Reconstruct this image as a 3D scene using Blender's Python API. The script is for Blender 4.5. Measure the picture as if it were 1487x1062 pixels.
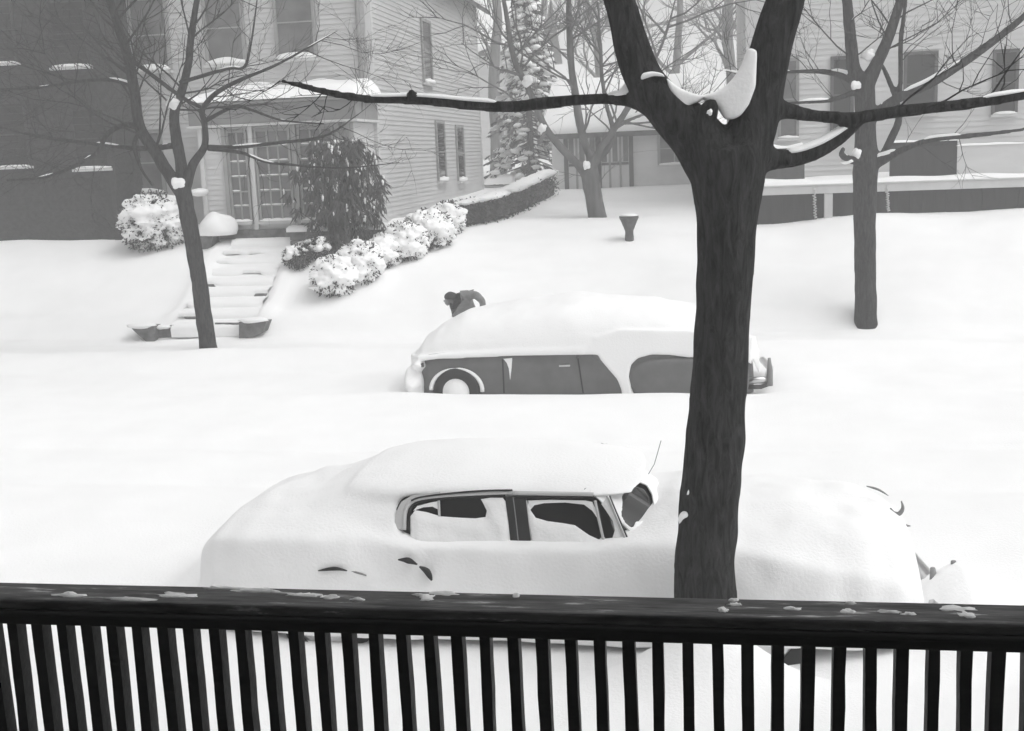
import bpy, bmesh, math, random
from mathutils import Vector, noise, Matrix
random.seed(7)
R = math.radians
scene = bpy.context.scene
for o in list(bpy.data.objects): bpy.data.objects.remove(o)

# ------------------------------------------------------------------ camera
F, CX, CY, HC = 1700.0, 743.5, 531.0, 3.7          # pixels of the 1487 px wide photograph
TH, PH, RO = R(9.7), math.atan((531.0-222.0)/F), R(2.3)
D_ = Vector((-math.sin(TH)*math.cos(PH), math.cos(TH)*math.cos(PH), -math.sin(PH)))
r0 = Vector((math.cos(TH), math.sin(TH), 0)); u0 = r0.cross(D_)
R_ = r0*math.cos(RO)-u0*math.sin(RO); U_ = r0*math.sin(RO)+u0*math.cos(RO)
CAM = Vector((0, 0, HC))
cd = bpy.data.cameras.new('camera'); cam = bpy.data.objects.new('camera', cd)
scene.collection.objects.link(cam); scene.camera = cam
cd.sensor_width = 36.0; cd.lens = F/1487.0*36.0; cd.clip_start = 0.05; cd.clip_end = 2000
cam.matrix_world = Matrix(((R_.x, U_.x, -D_.x, 0), (R_.y, U_.y, -D_.y, 0), (R_.z, U_.z, -D_.z, HC), (0, 0, 0, 1)))
scene.render.resolution_x, scene.render.resolution_y = 1024, 731

# ------------------------------------------------------------------ world, sun, exposure
SUN_EL, SUN_AZ = R(58), R(105)      # azimuth from +Y towards +X: high, from the right along the street
w = bpy.data.worlds.new('World'); scene.world = w; w.use_nodes = True
nt = w.node_tree; nt.nodes.clear()
sky = nt.nodes.new('ShaderNodeTexSky'); sky.sky_type = 'NISHITA'; sky.sun_disc = False
sky.sun_elevation = SUN_EL; sky.sun_rotation = SUN_AZ; sky.dust_density = 6.0; sky.air_density = 1.0; sky.ozone_density = 0.5
bw = nt.nodes.new('ShaderNodeRGBToBW'); bgn = nt.nodes.new('ShaderNodeBackground'); wo = nt.nodes.new('ShaderNodeOutputWorld')
bgn.inputs['Strength'].default_value = 0.15
nt.links.new(sky.outputs[0], bw.inputs[0]); nt.links.new(bw.outputs[0], bgn.inputs['Color']); nt.links.new(bgn.outputs[0], wo.inputs['Surface'])
sd = bpy.data.lights.new('sun', 'SUN'); sd.energy = 0.8; sd.angle = R(100); sd.color = (1, 1, 1)
so = bpy.data.objects.new('sun', sd); scene.collection.objects.link(so)
sv = Vector((math.sin(SUN_AZ)*math.cos(SUN_EL), math.cos(SUN_AZ)*math.cos(SUN_EL), math.sin(SUN_EL)))
so.rotation_euler = (-sv).to_track_quat('-Z', 'Y').to_euler(); so.location = (0, 0, 60)
vs = scene.view_settings; vs.view_transform = 'Standard'; vs.look = 'None'; vs.gamma = 1.0; vs.use_curve_mapping = False
vs.exposure = 0.0
scene.cycles.volume_bounces = 6; scene.cycles.max_bounces = 12

# ------------------------------------------------------------------ pixels to places
def ray(x, y): return D_ + R_*((x-CX)/F) + U_*((CY-y)/F)
def P(x, y, Y):
    v = ray(x, y); return CAM + v*(Y/v.y)
def PX(x, y, X):
    v = ray(x, y); return CAM + v*(X/v.x)
def PZ(x, y, Z):
    v = ray(x, y); return CAM + v*((Z-HC)/v.z)
def ppm(p): return F/((Vector(p)-CAM).dot(D_))
def proj(p):
    v = Vector(p)-CAM; z = v.dot(D_); return (CX+F*v.dot(R_)/z, CY-F*v.dot(U_)/z)

def lerp_tab(t, tab):
    if t <= tab[0][0]: return tab[0][1:] if len(tab[0]) > 2 else tab[0][1]
    for a, b in zip(tab, tab[1:]):
        if t <= b[0]:
            k = (t-a[0])/(b[0]-a[0]); k = k*k*(3-2*k)*0.5 + k*0.5
            if len(a) == 2: return a[1]+(b[1]-a[1])*k
            return tuple(p+(q-p)*k for p, q in zip(a[1:], b[1:]))
    return tab[-1][1:] if len(tab[-1]) > 2 else tab[-1][1]
def sstep(a, b, x):
    t = max(0, min(1, (x-a)/(b-a))); return t*t*(3-2*t)
def n3(x, y, z=0.0): return noise.noise(Vector((x, y, z)))

GT = [(-30, 1.0), (2.5, .9), (4.5, .62), (6.2, .45), (6.9, .38), (7.45, .22), (9.7, .24), (10.5, .33), (13, .30), (15.3, .37), (15.9, .38),
      (16.3, .24), (18.2, .26), (19.2, .5), (20, .38), (21.2, .26), (21.7, .30), (22.2, .68), (24, 1.28), (26, 1.78), (28, 2.08), (34, 2.36), (38, 2.45),
      (60, 3.4), (120, 6.5), (400, 16)]
def ground(x, y):
    z = lerp_tab(y, GT)
    z += 0.38*sstep(-6.8, -8.6, x)*sstep(22.6, 24.6, y)*(1-sstep(27, 31, y))
    z -= 0.03*sstep(-11.8, -9.8, x)*(1-sstep(-8.6, -7.4, x))*sstep(22.0, 22.6, y)*(1-sstep(24.2, 25.0, y))   # stair channel
    z += 0.40*math.exp(-((x+0.02)**2/.22+(y-7.08)**2/.16))                   # mound round the street tree
    z -= 0.10*math.exp(-((x-0.4)**2/0.2+(y-7.6)**2/0.06))                 # hollow at the front wheel
    z += 0.36*math.exp(-((x-1.72)**2/0.06+(y-8.35)**2/0.25))+.12*math.exp(-((x-1.9)**2/0.25+(y-8.6)**2/0.7))                 # heap in front of the near car
    z += 0.28*math.exp(-((x+4.0)**2/.12+(y-8.9)**2/.9)) + .14*math.exp(-((x+1.2)**2/5+(y-9.75)**2/.12))
    z += 0.10*math.exp(-((x+4.6)**2/0.5+(y-17)**2/1.2)) + 0.1*math.exp(-((x-1.4)**2/0.3+(y-17)**2/1.2))
    z += 0.25*math.exp(-((x-3.6)**2/1.4+(y-26.3)**2/0.9)) + 0.2*math.exp(-((x-7)**2/2.5+(y-26.3)**2/0.9))
    if 21.8 < y < 25.4: z += .17*(math.exp(-(x+8.80)**2/.03)+.8*math.exp(-(x+10.72)**2/.03))*sstep(21.8, 22.4, y)*(1-sstep(24.6, 25.3, y))
    far = sstep(40, 70, y)
    a = 1.0 if y > 19 else 0.55
    z += a*(0.07*n3(x*.35, y*.35, 1.3) + 0.035*n3(x*.9, y*.9, 5.1) + 0.012*n3(x*2.6, y*2.6, 9.7)) + far*0.6*n3(x*.05, y*.05, 3)
    # faint ruts along the road
    if 9.8 < y < 15.8:
        k = sstep(9.8, 10.6, y)*(1-sstep(15.0, 15.8, y))
        z -= 0.05*k*(math.exp(-(y-11.6-.1*n3(x*.3, 2))**2/.05)+math.exp(-(y-13.2-.1*n3(x*.3, 7))**2/.05))*(1+.5*n3(x*.8, 4))
    return z
def G(x, y):
    v = ray(x, y); t = 3.0
    while t < 300:
        p = CAM+v*t
        if p.z <= ground(p.x, p.y): break
        t += 0.05
    return Vector((p.x, p.y, ground(p.x, p.y)))

# ------------------------------------------------------------------ materials (all grey: a black and white print)
def mat(name, v, rough=.8, var=0.0, vscale=4.0, bump=0.0, bscale=20.0, metal=0.0, stretch=(1, 1, 1), spec=.3, trans=0.0):
    m = bpy.data.materials.new(name); m.use_nodes = True
    t = m.node_tree; b = t.nodes['Principled BSDF']
    b.inputs['Base Color'].default_value = (v, v, v, 1); b.inputs['Roughness'].default_value = rough
    b.inputs['Metallic'].default_value = metal; b.inputs['Specular IOR Level'].default_value = spec
    if trans: b.inputs['Transmission Weight'].default_value = trans
    if var or bump:
        tc = t.nodes.new('ShaderNodeTexCoord'); mp = t.nodes.new('ShaderNodeMapping'); mp.inputs['Scale'].default_value = stretch
        t.links.new(tc.outputs['Object'], mp.inputs[0])
    if var:
        n = t.nodes.new('ShaderNodeTexNoise'); n.inputs['Scale'].default_value = vscale; n.inputs['Detail'].default_value = 5
        r = t.nodes.new('ShaderNodeValToRGB'); lo, hi = max(0, v*(1-var)), min(.95, v*(1+var))
        r.color_ramp.elements[0].position = .3; r.color_ramp.elements[1].position = .7
        r.color_ramp.elements[0].color = (lo, lo, lo, 1); r.color_ramp.elements[1].color = (hi, hi, hi, 1)
        t.links.new(mp.outputs[0], n.inputs['Vector']); t.links.new(n.outputs['Fac'], r.inputs[0]); t.links.new(r.outputs[0], b.inputs['Base Color'])
    if bump:
        n2 = t.nodes.new('ShaderNodeTexNoise'); n2.inputs['Scale'].default_value = bscale; n2.inputs['Detail'].default_value = 6
        bp = t.nodes.new('ShaderNodeBump'); bp.inputs['Strength'].default_value = bump; bp.inputs['Distance'].default_value = .03
        t.links.new(mp.outputs[0], n2.inputs['Vector']); t.links.new(n2.outputs['Fac'], bp.inputs['Height']); t.links.new(bp.outputs[0], b.inputs['Normal'])
    return m
M = dict(
    snow=mat('snow', .90, .95, .02, 1.5, .20, 46, spec=.12),
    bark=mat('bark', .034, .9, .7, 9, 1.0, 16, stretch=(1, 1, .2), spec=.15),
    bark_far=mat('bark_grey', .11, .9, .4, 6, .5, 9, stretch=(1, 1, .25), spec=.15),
    bark_hazed=mat('haze_toned_bark', .20, .9, .35, 6, .4, 9, stretch=(1, 1, .25), spec=.1),  # lightened to put haze into the bark of the background trees
    rail=mat('shade_darkened_rail_paint', .022, .65, .35, 8, .25, 30, stretch=(.15, 1, 1), spec=.25),  # shade under the porch is put into this dark base colour
    rail_top=mat('skylit_frosted_rail_top', .17, .8, .6, 5, .3, 30, stretch=(.2, 1, 1), spec=.2),  # grey raised to stand in for sky light; pale flecks are frost
    paint_dark=mat('dark_car_paint', .035, .3, .2, 6, spec=.5),
    paint_grey=mat('grey_car_paint', .125, .45, .12, 5, spec=.4),
    chrome=mat('chrome', .62, .3, metal=1.0),
    trim_pale=mat('pale_trim', .55, .5),
    glass=mat('dark_glass', .018, .06, spec=.6),
    house_glass=mat('window_glass', .14, .08, .3, 2, spec=.6),
    rubber=mat('rubber', .03, .8),
    siding=mat('clapboard_paint', .56, .75, .06, 3, .1, 30, stretch=(.3, .3, 1)),
    siding_pale=mat('pale_siding_paint', .60, .75, .07, 3, .1, 30, stretch=(.3, .3, 1)),
    siding_white=mat('white_siding_paint', .66, .75, .05, 3),
    frieze=mat('grey_frieze_paint', .24, .75, .1, 3),
    house_trim=mat('house_trim_paint', .58, .7, .05, 5),
    window_frame=mat('grey_sash_paint', .30, .7, .1, 5),
    shingle=mat('dark_shingle', .035, .9, .35, 9, .5, 18),
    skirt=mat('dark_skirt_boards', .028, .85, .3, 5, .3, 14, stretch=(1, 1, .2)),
    half=mat('porch_half_wall', .08, .8, .2, 4, .2, 10),
    stone=mat('stone', .13, .9, .45, 6, .6, 9),
    step_stone=mat('pale_step_stone', .30, .9, .3, 6, .5, 9),
    leaf=mat('evergreen_leaf', .055, .6, .45, 8, spec=.35),
    coat=mat('wool_coat', .20, .9, .2, 12, .3, 60), skin=mat('skin', .32, .6), cap=mat('cap_cloth', .05, .9, .2, 30),
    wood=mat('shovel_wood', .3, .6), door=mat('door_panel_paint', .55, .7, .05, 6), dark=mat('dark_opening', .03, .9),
    iron=mat('cast_iron', .09, .8, .3, 10, .3, 20), roofing=mat('roof_slate', .1, .9, .3, 6), plank=mat('porch_plank', .15, .8, .3, 4, .2, 10, stretch=(1, .15, 1)),
)

# ------------------------------------------------------------------ mesh helpers
def ridged(m, sx, sz, strength, dist):
    t = m.node_tree; b = t.nodes['Principled BSDF']; tc = t.nodes.new('ShaderNodeTexCoord'); mp = t.nodes.new('ShaderNodeMapping'); mp.inputs['Scale'].default_value = (sx, sx, sz)
    n = t.nodes.new('ShaderNodeTexNoise'); n.inputs['Scale'].default_value = 1; n.inputs['Detail'].default_value = 9; n.inputs['Roughness'].default_value = .72; n.inputs['Distortion'].default_value = .8
    bp = t.nodes.new('ShaderNodeBump'); bp.inputs['Strength'].default_value = strength; bp.inputs['Distance'].default_value = dist
    r = t.nodes.new('ShaderNodeValToRGB'); r.color_ramp.elements[0].position = .36; r.color_ramp.elements[1].position = .68
    r.color_ramp.elements[0].color = (.010, .010, .010, 1); r.color_ramp.elements[1].color = (.075, .075, .075, 1)
    t.links.new(tc.outputs['Object'], mp.inputs[0]); t.links.new(mp.outputs[0], n.inputs['Vector']); t.links.new(n.outputs['Fac'], bp.inputs['Height']); t.links.new(bp.outputs[0], b.inputs['Normal'])
    t.links.new(n.outputs['Fac'], r.inputs[0]); t.links.new(r.outputs[0], b.inputs['Base Color'])
ridged(M['bark'], 26, 5, 1.0, .05)
def frosted(m):
    t = m.node_tree; b = t.nodes['Principled BSDF']; tc = t.nodes.new('ShaderNodeTexCoord'); mp = t.nodes.new('ShaderNodeMapping'); mp.inputs['Scale'].default_value = (5, 34, 30)
    n = t.nodes.new('ShaderNodeTexNoise'); n.inputs['Scale'].default_value = 1; n.inputs['Detail'].default_value = 8; n.inputs['Roughness'].default_value = .65
    r = t.nodes.new('ShaderNodeValToRGB'); e = r.color_ramp.elements; e[0].position = .35; e[0].color = (.06, .06, .06, 1); e[1].position = .58; e[1].color = (.14, .14, .14, 1)
    x = e.new(.66); x.color = (.5, .5, .5, 1)
    t.links.new(tc.outputs['Object'], mp.inputs[0]); t.links.new(mp.outputs[0], n.inputs['Vector']); t.links.new(n.outputs['Fac'], r.inputs[0]); t.links.new(r.outputs[0], b.inputs['Base Color'])
frosted(M['rail_top'])
COL = scene.collection
class MB:
    def __init__(s): s.v = []; s.f = []
    def add(s, vs, fs):
        o = len(s.v); s.v += [tuple(p) for p in vs]; s.f += [tuple(i+o for i in f) for f in fs]
    def box(s, a, b, jit=0):
        (x0, y0, z0), (x1, y1, z1) = a, b
        vs = [(x, y, z) for z in (z0, z1) for x, y in ((x0, y0), (x1, y0), (x1, y1), (x0, y1))]
        if jit: vs = [tuple(c+random.uniform(-jit, jit) for c in p) for p in vs]
        s.add(vs, [(3, 2, 1, 0), (4, 5, 6, 7), (0, 1, 5, 4), (1, 2, 6, 5), (2, 3, 7, 6), (3, 0, 4, 7)])
    def tube(s, pts, rad, n=8, cap=True, wob=0.0):
        pts = [Vector(p) for p in pts]
        if len(pts) < 2: return
        t0 = (pts[1]-pts[0]).normalized(); up = Vector((0, 0, 1)) if abs(t0.z) < .9 else Vector((1, 0, 0))
        a = t0.cross(up).normalized(); o = len(s.v)
        for i, p in enumerate(pts):
            t = (pts[min(i+1, len(pts)-1)]-pts[max(i-1, 0)])
            t = t.normalized() if t.length > 1e-9 else t0
            a = (a-t*a.dot(t)); a = a.normalized() if a.length > 1e-6 else t.orthogonal().normalized()
            b = t.cross(a); r = rad[i] if isinstance(rad, (list, tuple)) else rad
            for k in range(n):
                an = 2*math.pi*k/n; rr = r*(1+wob*n3(p.x*5+math.cos(an)*2, p.y*5+math.sin(an)*2, p.z*5)) if wob else r
                s.v.append(tuple(p+a*math.cos(an)*rr+b*math.sin(an)*rr))
        for i in range(len(pts)-1):
            for k in range(n):
                k2 = (k+1) % n; s.f.append((o+i*n+k, o+i*n+k2, o+(i+1)*n+k2, o+(i+1)*n+k))
        if cap:
            s.f.append(tuple(o+k for k in reversed(range(n)))); s.f.append(tuple(o+(len(pts)-1)*n+k for k in range(n)))
    def grid(s, rows, close=False):
        o = len(s.v); n = len(rows[0])
        for r in rows: s.v += [tuple(p) for p in r]
        for i in range(len(rows)-1):
            for k in range(n-1 if not close else n):
                k2 = (k+1) % n; s.f.append((o+i*n+k, o+i*n+k2, o+(i+1)*n+k2, o+(i+1)*n+k))
    def blob(s, c, rx, ry, rz, seed=0, amp=.25, fr=1.6, nu=9, nv=6, flat=None):
        o = len(s.v); c = Vector(c)
        for i in range(nv+1):
            ph = math.pi*i/nv
            for k in range(nu):
                an = 2*math.pi*k/nu; d = Vector((math.sin(ph)*math.cos(an), math.sin(ph)*math.sin(an), math.cos(ph)))
                q = 1+amp*noise.noise(d*fr+Vector((seed*3.1, seed*1.7, seed)))
                p = Vector((d.x*rx*q, d.y*ry*q, d.z*rz*q))
                if flat is not None and p.z < flat: p.z = flat
                s.v.append(tuple(c+p))
        for i in range(nv):
            for k in range(nu):
                k2 = (k+1) % nu; s.f.append((o+i*nu+k, o+(i+1)*nu+k, o+(i+1)*nu+k2, o+i*nu+k2))
    def slab(s, pts, nrm, th):
        """prism: outline pts (list of Vector) pushed along nrm by th"""
        n = len(pts); nrm = Vector(nrm)*th
        s.add([Vector(p) for p in pts]+[Vector(p)+nrm for p in pts],
              [tuple(range(n, 2*n)), tuple(reversed(range(n)))]+[(i, (i+1) % n, n+(i+1) % n, n+i) for i in range(n)])
    def build(s, name, m, parent=None, smooth=False, org=None, fix=False):
        me = bpy.data.meshes.new(name)
        vs = s.v
        if org is None and parent is not None: org = Vector(parent.get('_o', (0, 0, 0)))
        o = bpy.data.objects.new(name, me); COL.objects.link(o)
        if parent is None and org is not None:
            vs = [(a-org[0], b-org[1], c-org[2]) for a, b, c in vs]; o.location = org
        elif parent is not None:
            o.parent = parent; wm = world_of(parent); vs = [(a-wm.x, b-wm.y, c-wm.z) for a, b, c in vs]
        me.from_pydata(vs, [], s.f); me.update()
        if fix:
            b = bmesh.new(); b.from_mesh(me); bmesh.ops.recalc_face_normals(b, faces=b.faces); b.to_mesh(me); b.free()
        me.materials.append(M[m])
        if smooth: me.polygons.foreach_set('use_smooth', [True]*len(me.polygons))
        return o
def world_of(o):
    p = Vector(o.location)
    while o.parent: o = o.parent; p += Vector(o.location)
    return p
def thing(name, label, cat, loc=(0, 0, 0), group=None):
    o = bpy.data.objects.new(name, None); COL.objects.link(o); o.location = loc; o.empty_display_size = .2
    return tag(o, label, cat, group)
def tag(o, label, cat, group=None):
    o['label'] = label; o['category'] = cat
    if group: o['group'] = group
    return o
def bevel(o, wdt=.02, seg=2):
    md = o.modifiers.new('bevel', 'BEVEL'); md.width = wdt; md.segments = seg; md.limit_method = 'ANGLE'; return o
def part_box(name, a, b, m, parent, bv=0, jit=0):
    q = MB(); q.box(a, b, jit); o = q.build(name, m, parent)
    if bv: bevel(o, bv)
    return o
def cr(pts, n=6):
    """Catmull-Rom through (Vector, radius) pairs"""
    out = []; L = len(pts)
    for i in range(L-1):
        p0, p1, p2, p3 = pts[max(i-1, 0)], pts[i], pts[i+1], pts[min(i+2, L-1)]
        for k in range(n):
            t = k/n
            def c(a, b, c_, d): return .5*((2*b)+(-a+c_)*t+(2*a-5*b+4*c_-d)*t*t+(-a+3*b-3*c_+d)*t**3)
            out.append((c(p0[0], p1[0], p2[0], p3[0]), max(.002, c(p0[1], p1[1], p2[1], p3[1]))))
    out.append(pts[-1]); return out
def snow_ridge(mb, path, thick=.03, thr=-.1, hor=.45, seed=0, wide=.9):
    """snow lying along the top of a branch: runs of a low ridge where the branch is level enough"""
    run = []
    def flush():
        if len(run) > 2:
            rows = []
            for i, (p, r, t, h) in enumerate(run):
                e = min(1, i/1.5, (len(run)-1-i)/1.5); h2 = h*e; side = Vector((0, 0, 1)).cross(t); side = side.normalized() if side.length > 1e-4 else Vector((1, 0, 0))
                up = t.cross(side).normalized(); up = up if up.z > 0 else -up
                w_ = r*wide*(.35+.65*e)
                rows.append([p+side*(w_*c)+up*(r*.55+(h2+r*.42*e)*s_) for c, s_ in ((-1, 0), (-.8, .6), (-.35, .95), (.35, .95), (.8, .6), (1, 0))])
            mb.grid(rows, close=True)
        run.clear()
    for i in range(len(path)-1):
        p, r = path[i]; t = (path[i+1][0]-p)
        if t.length < 1e-6: continue
        t = t.normalized(); nz = noise.noise(p*1.7+Vector((seed, 0, 0)))
        if abs(t.z) < 1-hor and nz > thr: run.append((p, r, t, thick*(.6+.7*(nz+.4))))
        else: flush()
    flush()

# ------------------------------------------------------------------ ground
def axis(lo, hi, f0, f1, fine, grow=1.22):
    a = []; x = f0
    while x < f1: a.append(x); x += fine
    a.append(f1); s = fine; x = f1
    while x < hi: s *= grow; x = min(hi, x+s); a.append(x)
    s = fine; x = f0; b = []
    while x > lo: s *= grow; x = max(lo, x-s); b.append(x)
    return list(reversed(b))+a
xs = axis(-260, 260, -18, 10, .14); ys = axis(-30, 380, 5.2, 30, .13)
mb = MB(); mb.grid([[(x, y, ground(x, y)) for x in xs] for y in ys])
g = mb.build('snow_covered_ground', 'snow', smooth=True); g['kind'] = 'structure'; g['label'] = 'deep smooth snow covering street, pavement and gardens'

# ------------------------------------------------------------------ own porch and its railing
porch = thing('front_porch', 'porch the view is taken from, planked deck under a roof', 'porch', (0, 0, .9))
for k in range(14):
    part_box('deck_plank', (-5.6+k*.8, -1.5, 1.80), (-4.815+k*.8, 2.85, 1.85), 'plank', porch)
part_box('deck_frame', (-5.6, -1.5, .7), (5.6, 2.8, 1.798), 'skirt', porch)
part_box('house_wall', (-5.6, -1.8, .7), (5.6, -1.5, 6.2), 'shingle', porch)  # unseen, added to keep sky light off the railing's inner faces
part_box('porch_roof', (-5.6, -1.49, 4.75), (5.6, 2.45, 4.95), 'frieze', porch)  # unseen, added to shade the railing; edge set back to light the rail top
for x in (-4.8, 4.8): part_box('porch_post', (x-.08, 2.2, 1.852), (x+.08, 2.36, 4.748), 'rail', porch, .01)
q = MB(); q.grid([[(x, y, 4.95+.22*min(1, (5.6-abs(x))/.4, (y+1.5)/.3+.2, (2.45-y)/.25)+.03*n3(x, y)) for x in [-5.6+i*.28 for i in range(41)]] for y in [-1.49+i*.1576 for i in range(26)]])
q.build('roof_snow', 'snow', porch, True)

rail = thing('porch_railing', 'porch railing coloured dark for the porch shade, with closely set square balusters and snow-flecked top', 'railing', (0, 2.6, 1.85))
def rail_bar(name, y0, y1, z0, z1, m, amp):
    q = MB(); rows = []
    for i in range(61):
        x = -4.7+9.4*i/60; dz = amp*n3(x*.7, 1.1)
        rows.append([(x, y0, z0+dz), (x, y1, z0+dz), (x, y1, z1+dz), (x, y0, z1+dz)])
    q.grid(rows, close=True); q.f.append((3, 2, 1, 0)); n = len(q.v); q.f.append((n-4, n-3, n-2, n-1))
    return bevel(q.build(name, m, rail, fix=True), .006)
rail_bar('top_rail', 2.535, 2.65, 2.622, 2.65, 'rail_top', .003)
rail_bar('cap_board', 2.528, 2.645, 2.604, 2.6215, 'rail', .003)
rail_bar('sub_rail', 2.553, 2.632, 2.574, 2.6035, 'rail', .003)
rail_bar('bottom_rail', 2.555, 2.63, 1.93, 1.98, 'rail', .002)
for x in (-4.78, 4.78): part_box('newel_post', (x-.06, 2.54, 1.852), (x+.06, 2.655, 2.72), 'rail', rail, .01)
x0b = P(1130, 960, 2.57).x
k0 = int((-4.6-x0b)/.0682)
for k in range(k0, k0+135):
    x = x0b+k*.0682
    if x > 4.66: break
    q = MB(); ln = random.uniform(-.006, .008); wd = .0135*random.uniform(.92, 1.1); rows = []
    near = -2.2 < x < 1.4; nseg = 9 if near else 2
    for i in range(nseg):
        t = i/(nseg-1); z = 2.5735-(2.5735-1.981)*t; j = random.uniform(-.0007, .0007)
        cx = x+ln*t+j; cw = wd+random.uniform(-.0006, .0006)
        rows.append([(cx-cw, 2.57, z), (cx+cw, 2.57, z), (cx+cw, 2.611, z), (cx-cw, 2.611, z)])
    q.grid(rows, close=True); q.f.append((0, 1, 2, 3)); n = len(q.v); q.f.append((n-1, n-2, n-3, n-4))
    q.build('baluster', 'rail', rail, fix=True)
# flecks and streaks of snow left on the top rail
for (x, y, wx, wy) in [(100, 864, 26, 2.5), (255, 864, 34, 4), (190, 870, 40, 2), (330, 853, 34, 1.6), (372, 858, 40, 1.8), (440, 864, 26, 2), (480, 867, 16, 2.5),
                       (520, 871, 12, 1.4), (622, 868, 13, 5), (645, 859, 24, 3), (612, 864, 14, 2), (755, 852, 6, 4), (1065, 863, 7, 2.4), (1050, 886, 8, 3), (1068, 878, 11, 2), (1150, 884, 14, 2),
                       (1232, 888, 11, 3.4), (1290, 889, 18, 1.6), (1235, 876, 8, 2), (1390, 884, 30, 4), (1405, 893, 14, 5), (1320, 892, 12, 1.6)]:
    c = PZ(x, y, 2.652); s = ppm(c); q = MB(); fs = s*.40
    q.blob((c.x, min(2.636, max(2.548, c.y)), 2.648), wx/s, min(.03, wy/fs), .008, seed=x, amp=.75, fr=2.6, nu=14, nv=6, flat=-.004)
    q.build('snow_patch', 'snow', rail, True)

# ------------------------------------------------------------------ trees
def limb_px(L, n=6):
    """[(px, py, width_px, Y)] -> smooth path of (point, radius)"""
    pts = []
    for x, y, wpx, Y in L:
        p = P(x, y, Y); pts.append((p, wpx/2/ppm(p)))
    return cr(pts, n)
def twig(mb, sm, p, d, ln, r, depth, seed, droop=0.0, spread=.75):
    pts = [(p.copy(), r)]; n = 5 if depth > 0 else 4; q = p.copy(); dd = d.normalized()
    for i in range(n):
        dd = (dd+Vector((random.gauss(0, .16), random.gauss(0, .16), random.gauss(0, .14)+.04-droop))).normalized()
        q = q+dd*(ln/n); pts.append((q.copy(), r*(1-.72*(i+1)/n)))
    mb.tube([a for a, _ in pts], [b for _, b in pts], 5 if r > .012 else 3, cap=False)
    if sm is not None and r > .012: snow_ridge(sm, pts, r*.8, .15, .35, seed)
    if depth > 0:
        for k in range(random.randint(3, 5)):
            t = random.uniform(.25, 1.0); i = min(n-1, int(t*n)); a, b = pts[i], pts[i+1]; f = t*n-i
            o = a[0].lerp(b[0], min(1, f)); di = (b[0]-a[0]).normalized()
            side = Vector((random.gauss(0, 1), random.gauss(0, 1), random.gauss(.15, .8))); side = (side-di*side.dot(di)).normalized()
            twig(mb, sm, o, di+side*random.uniform(spread*.6, spread*1.4), ln*random.uniform(.45, .7), max(.0035, r*.5), depth-1, seed+k, droop, spread)
def soften(o, vox, it):
    md = o.modifiers.new('join', 'REMESH'); md.mode = 'VOXEL'; md.voxel_size = vox; md.use_smooth_shade = True
    s_ = o.modifiers.new('soft', 'SMOOTH'); s_.iterations = it; s_.factor = .5
def make_tree(name, label, base, limbs, twigs=None, bark='bark', remesh=0.0, snow=.03, group=None, snow_blobs=(), snow_polys=(), thr=-.15, n_tube=12, ground_r=None, seed=1, twig_parts=None):
    random.seed(seed)
    t = thing(name, label, 'tree', base, group)
    core = MB(); sm = MB()
    paths = [limb_px(L) for L in limbs]
    for i, pa in enumerate(paths):
        if i == 0 or not twig_parts or i not in twig_parts:
            core.tube([a for a, _ in pa], [b for _, b in pa], n_tube, wob=.10)
    o = core.build('trunk', bark, t, True)
    if remesh:
        md = o.modifiers.new('join', 'REMESH'); md.mode = 'VOXEL'; md.voxel_size = remesh; md.use_smooth_shade = True
        s_ = o.modifiers.new('soft', 'SMOOTH'); s_.iterations = 6; s_.factor = .5
    if twig_parts:
        for i in twig_parts:
            q = MB(); pa = paths[i]; q.tube([a for a, _ in pa], [b for _, b in pa], 10, wob=.16); q.build('branch', bark, t, True)
    for i, pa in enumerate(paths):
        if i > 0: snow_ridge(sm, pa, snow, thr, .4, i*3.3+seed)
    if twigs:
        tw = MB()
        for (i, n, ln, r, depth, t0, droop) in twigs:
            pa = paths[i]
            for k in range(n):
                j = min(len(pa)-2, int((t0+(1-t0)*random.random())*(len(pa)-1))); p = pa[j][0]; di = (pa[j+1][0]-p).normalized()
                side = Vector((random.gauss(0, 1), random.gauss(0, .8), random.gauss(.1, .8))); side = (side-di*side.dot(di)).normalized()
                twig(tw, sm, p, di*random.uniform(.3, 1)+side, ln*random.uniform(.55, 1.25), min(r, pa[j][1]*.7), depth, seed+k, droop)
        q = tw.build('twigs', bark, t); q['kind'] = 'stuff'
    if sm.v:
        o = sm.build('snow_on_branches', 'snow', t, True); o['kind'] = 'stuff'
    for (x, y, Y, wx, wy, sd_) in snow_blobs:
        c = P(x, y, Y); s = ppm(c); q = MB(); q.blob(c, wx/s, min(wx, wy*1.2)/s*.8, wy/s*.85, sd_, .5, 1.4, 18, 12); q.build('snow_clump', 'snow', t, True)
    for (pix, Y, th, it) in snow_polys:
        q = MB(); q.slab([P(x, y, Y-th/2) for x, y in pix], (0, 1, 0), th); o = q.build('snow_clump', 'snow', t, fix=True); soften(o, .012, it)
    return t

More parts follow.
